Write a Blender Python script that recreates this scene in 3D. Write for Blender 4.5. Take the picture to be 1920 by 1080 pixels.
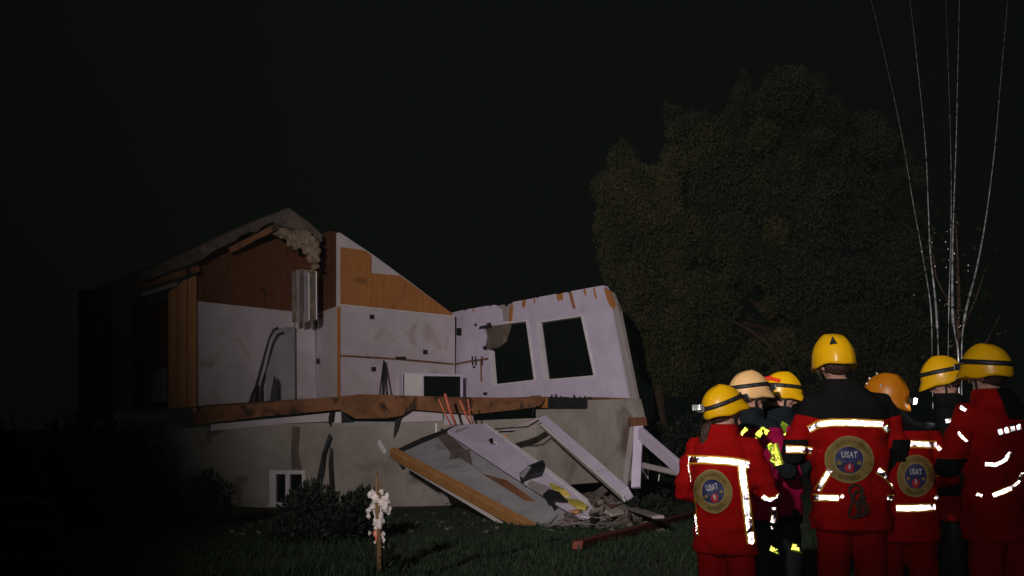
import bpy, bmesh, math, random
import numpy as np
from mathutils import Vector, Matrix, Euler, noise
from mathutils.geometry import tessellate_polygon
from mathutils.bvhtree import BVHTree

random.seed(7); rng = np.random.default_rng(7)
sc = bpy.context.scene
for o in list(bpy.data.objects): bpy.data.objects.remove(o)
COL = sc.collection

# ------------------------------------------------------------------ camera
F = 2059.0                       # focal length in pixels of the 1920 px wide photograph
PITCH = math.atan(260 / F)
CAM = Vector((0, 0, 1.37))
cd = bpy.data.cameras.new('camera'); cam = bpy.data.objects.new('camera', cd); COL.objects.link(cam)
cd.sensor_width = 36; cd.lens = 36 * F / 1920; cd.clip_start = .1; cd.clip_end = 3000
cam.location = CAM; cam.rotation_euler = (math.pi / 2 + PITCH, 0, 0)
sc.camera = cam

# ------------------------------------------------------------------ night sky
w = bpy.data.worlds.new('World'); sc.world = w; w.use_nodes = True
nt = w.node_tree; bg = nt.nodes['Background']
sky = nt.nodes.new('ShaderNodeTexSky'); sky.sky_type = 'NISHITA'; sky.sun_disc = False
sky.sun_elevation = math.radians(4); sky.sun_rotation = math.radians(200); sky.altitude = 0
hsv = nt.nodes.new('ShaderNodeHueSaturation'); hsv.inputs['Saturation'].default_value = .05
hsv.inputs['Value'].default_value = .0045
mixn = nt.nodes.new('ShaderNodeMix'); mixn.data_type = 'RGBA'; mixn.inputs[0].default_value = .9
mixn.inputs[7].default_value = (.028, .041, .032, 1)
nt.links.new(sky.outputs[0], hsv.inputs['Color']); nt.links.new(hsv.outputs[0], mixn.inputs[6])
nt.links.new(mixn.outputs[2], bg.inputs[0]); bg.inputs[1].default_value = .062

# ------------------------------------------------------------------ the floodlight that lights the site
LAMP = Vector((-3.5, -6.0, 5.0))
ld = bpy.data.lights.new('floodlight', 'SPOT'); lamp = bpy.data.objects.new('floodlight', ld); COL.objects.link(lamp)
ld.energy = 20600; ld.color = (1.0, .885, .86); ld.spot_size = math.radians(46.5); ld.spot_blend = 1.0
ld.shadow_soft_size = .18
lamp.location = LAMP
lamp.rotation_euler = (Vector((4.3, 28.1, 6.1)) - LAMP).to_track_quat('-Z', 'Y').to_euler()
# the small lamp on top of the news camera, which the reflective tapes send back
kd = bpy.data.lights.new('camera_lamp', 'SPOT'); kl = bpy.data.objects.new('camera_lamp', kd); COL.objects.link(kl)
kd.energy = 100; kd.color = (1, .9, .9); kd.spot_size = math.radians(75); kd.spot_blend = .5; kd.shadow_soft_size = .06
kl.location = (0, -.06, 1.44); kl.rotation_euler = (math.pi / 2 - .02, 0, -.25)
# faint moonlight
sd = bpy.data.lights.new('moon', 'SUN'); sun = bpy.data.objects.new('moon', sd); COL.objects.link(sun)
sd.energy = .006; sd.angle = math.radians(12); sd.color = (.8, .9, 1)
sun.rotation_euler = (math.radians(50), 0, math.radians(-40))

sc.view_settings.view_transform = 'Standard'; sc.view_settings.look = 'None'
sc.view_settings.exposure = 0; sc.view_settings.gamma = 1
sc.cycles.max_bounces = 5; sc.cycles.use_denoising = True
sc.cycles.sample_clamp_indirect = 0; sc.cycles.blur_glossy = 0; sc.cycles.glossy_bounces = 5; sc.cycles.volume_bounces = 0

# ------------------------------------------------------------------ measuring: photograph pixel -> point in the place
cp, sp = math.cos(PITCH), math.sin(PITCH)
def ray(px, py):
    x, y, z = (px - 960) / F, 1.0, (540 - py) / F
    return Vector((x, y * cp - z * sp, y * sp + z * cp))
def U(px, py, d):
    r = ray(px, py); return CAM + r * (d / r.y)
def hit(px, py, pl):
    r = ray(px, py); p0, n = pl
    return CAM + r * ((p0 - CAM).dot(n) / r.dot(n))
def VP(xa, da, xb, db, dy=0.0):
    """upright plane through two measured spots, its normal towards the viewer; dy moves it towards the viewer"""
    a = U(xa, 790, da); b = U(xb, 790, db); t = (b - a); t.z = 0; t.normalize()
    n = Vector((t.y, -t.x, 0))
    if n.y > 0: n = -n
    return (a + n * dy, n)
def P3(a, b, c, off=0.0):
    n = (b - a).cross(c - a).normalized()
    if n.dot(CAM - a) < 0: n = -n
    return (a + n * off, n)
def off(pl, k): return (pl[0] + pl[1] * k, pl[1])

def ground_z(x, y):
    t = min(max((y - 8.5) / 17.0, 0), 1); t = t * t * (3 - 2 * t)
    z = -.52 * t
    if y > 32: z -= .35 * min((y - 32) / 60, 1)
    return z + .035 * noise.noise(Vector((x * .5, y * .5, 3.1))) + .06 * noise.noise(Vector((x * .13, y * .13, 1)))
def G(px, py):
    lo, hi = 3.0, 200.0
    for _ in range(60):
        m = .5 * (lo + hi); p = U(px, py, m)
        if p.z > ground_z(p.x, p.y): lo = m
        else: hi = m
    return U(px, py, lo)

# ------------------------------------------------------------------ materials
def mk(name, c1, c2, scale=6, rough=.7, bump=.15, metal=0, stretch=(1, 1, 1), detail=6, spots=None, spec=.4, bscale=None, coat=0, sheen=0):
    m = bpy.data.materials.new(name); m.use_nodes = True; t = m.node_tree; N = t.nodes; L = t.links
    b = N['Principled BSDF']
    tc = N.new('ShaderNodeTexCoord'); mp = N.new('ShaderNodeMapping'); mp.inputs['Scale'].default_value = stretch
    L.new(tc.outputs['Object'], mp.inputs[0])
    n1 = N.new('ShaderNodeTexNoise'); n1.inputs['Scale'].default_value = scale; n1.inputs['Detail'].default_value = detail
    n1.inputs['Roughness'].default_value = .62
    L.new(mp.outputs[0], n1.inputs['Vector'])
    r = N.new('ShaderNodeValToRGB'); r.color_ramp.elements[0].position = .32; r.color_ramp.elements[1].position = .68
    r.color_ramp.elements[0].color = (*c1, 1); r.color_ramp.elements[1].color = (*c2, 1)
    L.new(n1.outputs['Fac'], r.inputs[0]); out = r.outputs[0]
    if spots:
        n2 = N.new('ShaderNodeTexNoise'); n2.inputs['Scale'].default_value = spots[1]; n2.inputs['Detail'].default_value = 8
        n2.inputs['Distortion'].default_value = .6
        L.new(tc.outputs['Object'], n2.inputs['Vector'])
        r2 = N.new('ShaderNodeValToRGB'); r2.color_ramp.elements[0].position = spots[2]; r2.color_ramp.elements[1].position = min(spots[2] + .12, 1)
        L.new(n2.outputs['Fac'], r2.inputs[0])
        mx = N.new('ShaderNodeMix'); mx.data_type = 'RGBA'; mx.inputs[7].default_value = (*spots[0], 1)
        L.new(r2.outputs[0], mx.inputs[0]); L.new(out, mx.inputs[6]); out = mx.outputs[2]
    L.new(out, b.inputs['Base Color'])
    b.inputs['Roughness'].default_value = rough; b.inputs['Metallic'].default_value = metal
    b.inputs['Specular IOR Level'].default_value = spec
    if coat: b.inputs['Coat Weight'].default_value = coat; b.inputs['Coat Roughness'].default_value = .15
    if sheen: b.inputs['Sheen Weight'].default_value = sheen
    if bump:
        n3 = N.new('ShaderNodeTexNoise'); n3.inputs['Scale'].default_value = bscale or scale * 2.5; n3.inputs['Detail'].default_value = 5
        L.new(mp.outputs[0], n3.inputs['Vector'])
        bn = N.new('ShaderNodeBump'); bn.inputs['Strength'].default_value = bump; bn.inputs['Distance'].default_value = .03
        L.new(n3.outputs['Fac'], bn.inputs['Height']); L.new(bn.outputs[0], b.inputs['Normal'])
    return m
M = {}
M['ground'] = mk('soil and turf', (.018, .024, .010), (.045, .055, .022), 1.3, .95, .6, spots=((.05, .04, .03), .7, .6), bscale=14)
M['grass'] = mk('grass blades', (.004, .016, .004), (.012, .030, .008), 1.2, .75, 0)
M['plaster'] = mk('white plasterboard', (.49, .44, .465), (.62, .56, .595), 1.6, .8, .1, spots=((.38, .33, .29), 1.2, .60), detail=8, bscale=30)
M['panelwhite'] = mk('white painted board', (.54, .49, .61), (.64, .585, .73), 2.2, .65, .06, spots=((.42, .38, .40), 1.5, .66))
M['trim'] = mk('white trim', (.62, .60, .60), (.74, .72, .72), 3, .5, .05)
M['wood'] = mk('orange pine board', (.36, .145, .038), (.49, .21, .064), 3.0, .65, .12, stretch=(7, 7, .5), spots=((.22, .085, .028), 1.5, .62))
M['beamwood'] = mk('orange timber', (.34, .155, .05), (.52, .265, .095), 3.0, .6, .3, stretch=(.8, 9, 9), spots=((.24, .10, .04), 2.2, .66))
M['darkwood'] = mk('weathered wood with painted roof shade', (.09, .030, .012), (.17, .057, .021), 4, .75, .4, stretch=(9, 9, .8), spots=((.04, .02, .014), 2, .62))  # tone lowered to carry the roof's shade on the left cladding
M['floorwood'] = mk('brown floor edge', (.14, .06, .028), (.30, .13, .055), 2.2, .85, .8, spots=((.05, .025, .015), 2.6, .54), bscale=9)
M['concrete'] = mk('foundation concrete', (.25, .225, .195), (.40, .365, .325), 1.1, .9, .5, spots=((.13, .10, .075), .8, .56), detail=9, bscale=18)
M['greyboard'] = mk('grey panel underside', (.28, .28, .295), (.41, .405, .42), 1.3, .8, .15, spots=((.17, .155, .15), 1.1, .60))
M['greybeam'] = mk('weathered grey timber', (.27, .24, .235), (.40, .36, .36), 2.5, .8, .35, stretch=(.7, 8, 8), spots=((.16, .12, .10), 2, .62))
M['roofing'] = mk('torn roofing felt', (.075, .062, .052), (.17, .135, .11), 2.5, .9, .8, spots=((.25, .20, .155), 2.2, .60), bscale=10)
M['insul'] = mk('cream insulation wool', (.18, .13, .085), (.34, .27, .195), 7, .95, .9, spots=((.22, .13, .07), 3, .60), bscale=14)
M['greyslat'] = mk('grey slat', (.13, .12, .125), (.21, .20, .205), 4, .6, .2)
M['metal'] = mk('galvanised sheet', (.20, .20, .20), (.38, .38, .385), 3, .45, .1, metal=.4)
M['steel'] = mk('bright steel', (.6, .6, .62), (.75, .75, .77), 8, .3, .1, metal=1)
M['wire'] = mk('aluminium cable', (.012, .013, .013), (.95, .97, 1.0), 4.0, .25, .2, metal=.2)  # pale noise patches paint broken highlights along a dark cable
M['black'] = mk('black plastic', (.012, .012, .013), (.02, .02, .021), 8, .5, .1)
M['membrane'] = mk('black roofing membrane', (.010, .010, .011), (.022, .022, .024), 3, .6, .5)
M['darkglass'] = mk('dark glass', (.006, .008, .008), (.010, .013, .012), 2, .12, 0, spec=.5)
M['rope'] = mk('orange plastic pipe', (.62, .13, .075), (.75, .19, .11), 12, .5, .1)
M['yellowrag'] = mk('yellow insulation scrap', (.45, .36, .05), (.62, .50, .10), 8, .85, .6)
M['redpole'] = mk('dark red painted timber', (.11, .015, .008), (.19, .026, .013), 3, .65, .4, spots=((.08, .03, .02), 3, .6))
M['rubble'] = mk('broken masonry', (.075, .062, .052), (.19, .16, .14), 4, .95, .8, spots=((.26, .23, .21), 3, .66))
M['plastic'] = mk('torn white plastic', (.36, .32, .30), (.80, .74, .72), 22, .5, .7, spots=((.22, .14, .10), 10, .6))
M['twig'] = mk('brown stem', (.10, .06, .025), (.18, .11, .045), 9, .9, .5)
M['hank'] = mk('dirty rope', (.045, .022, .016), (.085, .045, .03), 60, .9, .6)
M['bark'] = mk('tree bark', (.024, .013, .008), (.05, .027, .018), 5, .95, .9)
M['leafA'] = mk('conifer foliage', (.013, .0135, .0055), (.035, .033, .013), .45, .8, 0)
M['leafD'] = mk('olive foliage', (.024, .026, .008), (.066, .064, .021), .35, .8, 0)  # paler leaf tone paints the lit left side of the large tree
M['leafB'] = mk('dark shrub leaves', (.0018, .006, .003), (.005, .012, .005), 1.6, .75, 0)
M['leafC'] = mk('wet glossy leaves', (.006, .010, .004), (.016, .018, .008), 2, .14, 0, spec=1.0)
M['red'] = mk('red jacket cloth', (.27, .0028, .0034), (.36, .0050, .0056), 5, .9, .7, bscale=11, spec=.06)
M['dark'] = mk('black jacket cloth', (.0075, .0075, .0075), (.013, .012, .012), 5, .9, .7, bscale=11, spec=.08)
M['redtrousers'] = mk('red trouser cloth', (.21, .0025, .003), (.29, .004, .0046), 4, .9, .8, bscale=9, spec=.06)
M['purple'] = mk('magenta jacket cloth', (.23, .003, .038), (.31, .006, .060), 5, .9, .7, bscale=11, spec=.06)
M['navy'] = mk('navy trouser cloth', (.008, .011, .013), (.014, .018, .020), 5, .85, .3, bscale=30)
M['skin'] = mk('skin', (.36, .20, .15), (.44, .26, .20), 12, .55, .1)
M['hair'] = mk('dark brown hair', (.022, .010, .006), (.05, .022, .014), 40, .5, .6, stretch=(1, 1, .12))
M['boot'] = mk('black boot leather', (.01, .01, .01), (.02, .02, .02), 14, .5, .3)
M['helY'] = mk('yellow helmet shell', (.66, .36, .002), (.74, .42, .003), 9, .33, .04, spec=.4, spots=((.34, .18, .012), 22, .66))
M['helC'] = mk('cream helmet shell', (.60, .37, .15), (.68, .43, .19), 9, .42, .02, spec=.3)
M['helO'] = mk('orange helmet shell', (.44, .145, .003), (.52, .18, .005), 9, .38, .04, spec=.35, spots=((.22, .07, .01), 20, .66))
M['eye'] = mk('eye', (.02, .015, .012), (.03, .02, .016), 9, .2, 0)
M['tape'] = mk('silver reflective tape', (.90, .85, .85), (.96, .91, .91), 30, .14, 0, metal=1)
M['tapeY'] = mk('yellow tape edge', (.72, .36, .015), (.80, .44, .025), 30, .6, .1)
M['lime'] = mk('lime reflective tape', (.86, .88, .30), (.93, .95, .40), 30, .14, 0, metal=1)
M['limedull'] = mk('lime cloth', (.16, .27, .012), (.24, .36, .02), 20, .7, .1)
M['gold'] = mk('gold badge ring', (.17, .125, .035), (.26, .195, .06), 26, .7, .3, spec=.15)
M['goldlight'] = mk('pale gold badge piping', (.25, .19, .07), (.33, .26, .10), 26, .7, .2, spec=.15)
M['navybadge'] = mk('navy badge field', (.018, .024, .085), (.028, .036, .12), 20, .6, .1)
M['badgewhite'] = mk('white badge lettering', (.38, .38, .42), (.48, .48, .52), 20, .6, .05)
M['badgered'] = mk('red badge emblem', (.36, .012, .02), (.44, .02, .03), 20, .6, .05)
M['badgeink'] = mk('dark badge ink', (.05, .035, .012), (.07, .05, .02), 20, .7, .05)
M['redlight'] = mk('red lens', (.70, .035, .012), (.80, .06, .02), 14, .3, .05)
M['clear'] = mk('clear plastic lens', (.55, .60, .58), (.78, .82, .80), 20, .22, .1, metal=.6)
def emit(name, col, k):
    m = bpy.data.materials.new(name); m.use_nodes = True; b = m.node_tree.nodes['Principled BSDF']
    b.inputs['Emission Color'].default_value = (*col, 1); b.inputs['Emission Strength'].default_value = k
    b.inputs['Base Color'].default_value = (.8, .8, .8, 1); return m
M['lit'] = emit('lit headlamp', (.95, .97, 1), 40)

def panelled(name, ma, mb):
    """cloth with sewn-in panels of a second cloth: the vertex attribute 'panel' tells which"""
    m = M[ma].copy(); m.name = name; t = m.node_tree; N = t.nodes; L = t.links; b = N['Principled BSDF']
    src = b.inputs['Base Color'].links[0].from_socket
    at = N.new('ShaderNodeAttribute'); at.attribute_name = 'panel'
    gt = N.new('ShaderNodeMath'); gt.operation = 'GREATER_THAN'; gt.inputs[1].default_value = 0
    L.new(at.outputs['Fac'], gt.inputs[0])
    mx = N.new('ShaderNodeMix'); mx.data_type = 'RGBA'; mx.inputs[7].default_value = (*mb, 1)
    L.new(gt.outputs[0], mx.inputs[0]); L.new(src, mx.inputs[6]); L.new(mx.outputs[2], b.inputs['Base Color'])
    return m
M['red_p'] = panelled('red jacket with black panels', 'red', (.009, .009, .009))
M['purple_p'] = panelled('magenta jacket with navy panels', 'purple', (.010, .014, .017))

# ------------------------------------------------------------------ object helpers
def meta(o, label=None, cat=None, group=None, kind=None):
    if label: o['label'] = label
    if cat: o['category'] = cat
    if group: o['group'] = group
    if kind: o['kind'] = kind
    return o
def thing(name, loc, label, cat, group=None):
    o = bpy.data.objects.new(name, None); COL.objects.link(o); o.location = loc; o.empty_display_size = .2
    return meta(o, label, cat, group)
def link(name, me, parent=None, mw=None, base=False):
    """mesh in world coordinates (or with its own matrix mw) -> object under parent"""
    o = bpy.data.objects.new(name, me); COL.objects.link(o)
    if mw is not None: o.matrix_basis = mw
    elif base and parent is None:
        co = np.empty(len(me.vertices) * 3); me.vertices.foreach_get('co', co); co = co.reshape(-1, 3)
        c = Vector((co[:, 0].mean(), co[:, 1].mean(), co[:, 2].min()))
        me.transform(Matrix.Translation(-c)); o.location = c
    if parent is not None:
        o.parent = parent
        if parent.type == 'EMPTY': o.matrix_parent_inverse = Matrix.Translation(-parent.location)
        elif parent.get('_mw'): o.matrix_parent_inverse = parent.matrix_basis.inverted()
    return o
def mesh(name, verts, faces, mats, smooth=False, idx=None):
    me = bpy.data.meshes.new(name); me.from_pydata([tuple(v) for v in verts], [], faces)
    for m in (mats if isinstance(mats, (list, tuple)) else [mats]): me.materials.append(M[m] if isinstance(m, str) else m)
    if idx is not None: me.polygons.foreach_set('material_index', idx)
    if smooth: me.polygons.foreach_set('use_smooth', [True] * len(me.polygons))
    me.update(); return me
def npmesh(name, V, Q, m):
    """big mesh from numpy arrays: V (n,3), Q (k,c)"""
    me = bpy.data.meshes.new(name); c = Q.shape[1]
    me.vertices.add(len(V)); me.vertices.foreach_set('co', V.astype(np.float32).ravel())
    me.loops.add(Q.size); me.loops.foreach_set('vertex_index', Q.astype(np.int32).ravel())
    me.polygons.add(len(Q)); me.polygons.foreach_set('loop_start', (np.arange(len(Q)) * c).astype(np.int32))
    me.polygons.foreach_set('loop_total', np.full(len(Q), c, np.int32))
    me.materials.append(M[m]); me.update(calc_edges=True); me.validate(); return me

def slab(name, pts, pl, th, m, parent=None, holes=(), jit=0.0, base=False):
    """a flat piece with the outline pts (measured), lying in plane pl, th thick away from the viewer"""
    loops = [list(pts)] + [list(h) for h in holes]
    p3 = []; loops3 = []
    for lp in loops:
        l3 = [hit(x, y, pl) for x, y in lp]; loops3.append(l3); p3 += l3
    p0, n = pl
    ux = Vector((0, 0, 1)).cross(n)
    if ux.length < .1: ux = Vector((1, 0, 0))
    ux.normalize(); uy = n.cross(ux)
    flat = [[Vector(((p - p0).dot(ux), (p - p0).dot(uy), 0)) for p in l] for l in loops3]
    tris = tessellate_polygon(flat)
    N = len(p3); V = [p + n * (random.uniform(-jit, jit) if jit else 0) for p in p3]; V += [p - n * th for p in V]
    faces = []
    for t in tris:
        a, b, c = t
        nn = (p3[b] - p3[a]).cross(p3[c] - p3[a])
        if nn.dot(n) < 0: a, b, c = a, c, b
        faces += [(a, b, c), (c + N, b + N, a + N)]
    s = 0
    for l in loops3:
        k = len(l)
        for i in range(k):
            a = s + i; b = s + (i + 1) % k; faces.append((a, b, b + N, a + N))
        s += k
    me = mesh(name, V, faces, m)
    bm = bmesh.new(); bm.from_mesh(me); bmesh.ops.recalc_face_normals(bm, faces=bm.faces); bm.to_mesh(me); bm.free()
    return link(name, me, parent, base=base)

def box_mesh(name, sx, sy, sz, m, bev=.012, rough=0.0, cuts=0):
    bm = bmesh.new(); bmesh.ops.create_cube(bm, size=1)
    for v in bm.verts: v.co = Vector((v.co.x * sx, v.co.y * sy, v.co.z * sz))
    if cuts:
        ed = [e for e in bm.edges if abs((e.verts[0].co - e.verts[1].co).x) > .5 * sx]
        bmesh.ops.subdivide_edges(bm, edges=ed, cuts=cuts)
    if rough:
        for v in bm.verts: v.co += Vector((random.uniform(-1, 1) * (rough * 2.5 if abs(v.co.x) > .49 * sx else 0), random.uniform(-1, 1) * rough, random.uniform(-1, 1) * rough))
    if bev: bmesh.ops.bevel(bm, geom=bm.edges[:], offset=min(bev, .3 * min(sx, sy, sz)), segments=1, affect='EDGES')
    me = bpy.data.meshes.new(name); bm.to_mesh(me); bm.free(); me.materials.append(M[m]); return me
def frame(p, q, roll=0.0):
    d = (q - p).normalized(); up = Vector((0, 0, 1)) if abs(d.z) < .95 else Vector((0, 1, 0))
    y = up.cross(d).normalized(); z = d.cross(y)
    R = Matrix((d, y, z)).transposed().to_4x4() @ Matrix.Rotation(roll, 4, 'X')
    return Matrix.Translation((p + q) / 2) @ R
def beam(name, p, q, wd, ht, m, parent=None, roll=0.0, rough=.006, cuts=3, bev=.01):
    o = link(name, box_mesh(name, (q - p).length, wd, ht, m, bev, rough, cuts), parent, frame(p, q, roll)); o['_mw'] = 1
    return o
def tube_arrays(pts, rad, n=10, cap=True, ref=None):
    V = []; Fc = []; pts = [Vector(p) for p in pts]
    prev = None
    for i, p in enumerate(pts):
        t = (pts[min(i + 1, len(pts) - 1)] - pts[max(i - 1, 0)]).normalized()
        if prev is None:
            a = ref or (Vector((1, 0, 0)) if abs(t.x) < .9 else Vector((0, 1, 0)))
            s = (a - t * a.dot(t)).normalized()
        else: s = (prev - t * prev.dot(t)).normalized()
        prev = s; b = t.cross(s)
        r = rad[i] if isinstance(rad, (list, tuple)) else rad
        ra, rb = r if isinstance(r, (list, tuple)) else (r, r)
        for k in range(n):
            an = 2 * math.pi * k / n; V.append(p + s * math.cos(an) * ra + b * math.sin(an) * rb)
    for i in range(len(pts) - 1):
        for k in range(n):
            k2 = (k + 1) % n; Fc.append((i * n + k, i * n + k2, (i + 1) * n + k2, (i + 1) * n + k))
    if cap:
        Fc.append(tuple(range(n))[::-1]); Fc.append(tuple(range((len(pts) - 1) * n, len(pts) * n)))
    return V, Fc
def tube(name, pts, rad, m, parent=None, n=8, base=False):
    V, Fc = tube_arrays(pts, rad, n); return link(name, mesh(name, V, Fc, m, True), parent, base=base)
def join(parts):
    V = []; Fc = []
    for v, f in parts:
        k = len(V); V += list(v); Fc += [tuple(i + k for i in q) for q in f]
    return V, Fc
def ball(c, r, seg=16, rings=10):
    """ellipsoid arrays"""
    c = Vector(c); r = r if isinstance(r, (tuple, list)) else (r, r, r); V = [c + Vector((0, 0, r[2]))]; Fc = []
    for i in range(1, rings):
        th = math.pi * i / rings
        for k in range(seg):
            ph = 2 * math.pi * k / seg
            V.append(c + Vector((r[0] * math.sin(th) * math.cos(ph), r[1] * math.sin(th) * math.sin(ph), r[2] * math.cos(th))))
    V.append(c - Vector((0, 0, r[2]))); e = len(V) - 1
    for k in range(seg):
        k2 = (k + 1) % seg; Fc.append((0, 1 + k, 1 + k2)); Fc.append((e, e - seg + k2, e - seg + k))
    for i in range(rings - 2):
        for k in range(seg):
            k2 = (k + 1) % seg; a = 1 + i * seg; Fc.append((a + k, a + seg + k, a + seg + k2, a + k2))
    return V, Fc
def remesh(V, Fc, voxel, smooth=4):
    me = bpy.data.meshes.new('tmp'); me.from_pydata([tuple(v) for v in V], [], Fc)
    o = bpy.data.objects.new('tmp', me); COL.objects.link(o)
    md = o.modifiers.new('r', 'REMESH'); md.mode = 'VOXEL'; md.voxel_size = voxel; md.use_smooth_shade = True
    if smooth: s = o.modifiers.new('s', 'SMOOTH'); s.factor = .5; s.iterations = smooth
    dg = bpy.context.evaluated_depsgraph_get(); ev = o.evaluated_get(dg)
    out = bpy.data.meshes.new_from_object(ev); bpy.data.objects.remove(o); bpy.data.meshes.remove(me)
    return out
def coords(me):
    a = np.empty(len(me.vertices) * 3); me.vertices.foreach_get('co', a); return a.reshape(-1, 3)
def setco(me, a): me.vertices.foreach_set('co', a.ravel()); me.update()
def lumps(name, balls, voxel, m, parent=None, amp=.05, fr=4, base=False):
    me = remesh(*join([ball(c, r, 12, 8) for c, r in balls]), voxel, 2)
    a = coords(me)
    for i in range(len(a)):
        v = Vector(a[i]); n3 = noise.noise_vector(v * fr) + noise.noise_vector(v * fr * 2.7) * .6
        a[i] += np.array(n3) * amp
    setco(me, a); me.materials.append(M[m]); me.polygons.foreach_set('use_smooth', [True] * len(me.polygons))
    return link(name, me, parent, base=base)

# ================================================================== GROUND
def ground():
    xs = sorted(set(list(np.linspace(-400, -40, 13)) + list(np.linspace(-40, 40, 161)) + list(np.linspace(40, 400, 13))))
    ys = sorted(set(list(np.linspace(-60, 0, 13)) + list(np.linspace(0, 40, 121)) + list(np.linspace(40, 100, 31)) + list(np.linspace(100, 900, 17))))
    V = [(x, y, ground_z(x, y)) for y in ys for x in xs]; nx = len(xs)
    Q = [(j * nx + i, j * nx + i + 1, (j + 1) * nx + i + 1, (j + 1) * nx + i) for j in range(len(ys) - 1) for i in range(nx - 1)]
    o = link('ground', mesh('ground', V, Q, 'ground', True)); meta(o, 'dark rough lawn and soil in front of the house', 'ground', kind='structure')
ground()
def grass():
    n = 80000
    y = 7.5 + 22 * rng.random(n) ** 1.15; x = (rng.random(n) * 2 - 1) * (y * .50 + .8)
    den = np.array([noise.noise(Vector((a * .6, b * .6, 9))) for a, b in zip(x, y)])
    keep = (den + rng.random(n) * .9 > .15) & ~((y > 25.4) & (x < 3)); x = x[keep]; y = y[keep]; den = den[keep]; n = len(x)
    z = np.array([ground_z(a, b) for a, b in zip(x, y)])
    h = (.03 + .08 * rng.random(n)) * (1 + .8 * np.clip(den, -.5, 1)); an = rng.random(n) * 6.283; wd = .006 + .010 * rng.random(n)
    lx = (rng.random(n) - .5) * h * 1.3; ly = (rng.random(n) - .5) * h * 1.3
    V = np.zeros((n, 3, 3)); V[:, 0] = np.c_[x - wd * np.cos(an), y - wd * np.sin(an), z - .01]
    V[:, 1] = np.c_[x + wd * np.cos(an), y + wd * np.sin(an), z - .01]; V[:, 2] = np.c_[x + lx, y + ly, z + h]
    me = npmesh('grass', V.reshape(-1, 3), np.arange(n * 3).reshape(-1, 3), 'grass')
    meta(link('grass', me), 'short rough grass on the ground before the house', 'grass', kind='stuff')
grass()

# ================================================================== THE HOUSE
hb = U(700, 950, 29); hb.z = ground_z(hb.x, hb.y)
H = thing('collapsed_house', hb, 'half-collapsed white house with torn open rooms on a concrete basement', 'house')

# planes measured in plan
W1 = VP(637, 28.0, 852, 31.0)            # back wall of the right-hand room
W2 = VP(590, 29.3, 637, 28.0)            # stub wall that turns towards the viewer
W3 = VP(366, 26.8, 590, 29.3)            # wall of the left-hand room
WW = P3(U(868, 745, 30.9), U(1180, 746, 25.7), U(1132, 540, 26.7))   # leaning wall with the two windows
F1L = VP(385, 26.6, 618, 25.9); F1R = VP(618, 25.9, 1005, 28.3); F2 = VP(1005, 28.3, 1198, 25.2)
FEL = VP(372, 26.25, 640, 25.55); FER = VP(640, 25.55, 1005, 28.05)
RP = VP(215, 24.9, 603, 28.2)

# foundation
slab('foundation_wall', [(300, 806), (385, 800), (618, 792), (618, 962), (300, 962)], F1L, .3, 'concrete', H, holes=[[(509, 886), (509, 944), (569, 944), (569, 886)]])
slab('foundation_wall', [(618, 792), (880, 789), (1005, 784), (1005, 914), (930, 925), (860, 952), (618, 962)], F1R, .3, 'concrete', H)
slab('foundation_wall', [(1005, 768), (1026, 767), (1100, 767), (1101, 750), (1184, 748), (1196, 800), (1198, 900), (1100, 906), (1005, 914)], F2, .3, 'concrete', H)
slab('foundation_crack', [(548, 800), (563, 800), (560, 845), (566, 884), (548, 884), (545, 850)], off(F1L, .006), .012, 'roofing', H)
# formwork lines on the concrete
for y in (846, 905): slab('formwork_line', [(622, y), (835, y - 3), (835, y - 1), (622, y + 2)], off(F1R, .004), .01, 'concrete', H)
# basement window
bw = slab('window', [(505, 882), (572, 882), (572, 948), (505, 948)], off(F1L, .02), .10, 'trim', H, holes=[[(517, 889), (517, 942), (535, 942), (535, 889)], [(543, 889), (543, 942), (566, 942), (566, 889)]])
slab('pane', [(516, 888), (536, 888), (536, 943), (516, 943)], off(F1L, -.05), .01, 'darkglass', bw)
slab('pane', [(542, 888), (567, 888), (567, 943), (542, 943)], off(F1L, -.05), .01, 'darkglass', bw)
slab('sill', [(502, 944), (576, 944), (576, 950), (502, 950)], off(F1L, .07), .09, 'trim', bw)

# floor deck and its torn brown edge
def deck():
    z = 2.06
    pl = [U(372, 765, 26.3), U(640, 744, 25.7), U(1003, 748, 28.2), U(852, 745, 31.3), U(637, 745, 28.3), U(590, 745, 29.6), U(366, 760, 27.2)]
    top = [Vector((p.x, p.y, min(p.z, z + .05))) for p in pl]; k = len(top)
    V = top + [p - Vector((0, 0, .2)) for p in top]
    fc = [tuple(range(k)), tuple(range(2 * k - 1, k - 1, -1))] + [(i, i + k, (i + 1) % k + k, (i + 1) % k) for i in range(k)]
    link('floor_deck', mesh('floor_deck', V, fc, 'floorwood'), H)
deck()
slab('floor_edge', [(362, 770), (430, 763), (520, 753), (600, 746), (640, 743), (640, 768), (560, 775), (500, 780), (430, 789), (362, 795)], FEL, .06, 'floorwood', H, jit=.012)
slab('floor_edge', [(640, 743), (676, 739), (740, 741), (850, 744), (960, 746), (1005, 747), (1010, 752), (1003, 764), (950, 770), (885, 777), (800, 770), (772, 768), (752, 780), (726, 784), (668, 785), (650, 775), (640, 771)], FER, .06, 'floorwood', H, jit=.012)
slab('joist_end', [(1001, 742), (1012, 741), (1022, 747), (1017, 757), (1009, 762), (1000, 756)], off(FER, .03), .2, 'floorwood', H)
slab('rim_board', [(395, 796), (560, 780), (618, 774), (618, 790), (540, 794), (395, 808)], off(F1L, .02), .05, 'plaster', H, jit=.004)
slab('rim_board', [(630, 770), (640, 771), (640, 793), (627, 793)], off(F1R, .03), .05, 'trim', H)
slab('rim_board', [(645, 790), (748, 791), (746, 797), (645, 798)], off(F1R, .02), .05, 'greyboard', H)
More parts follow.
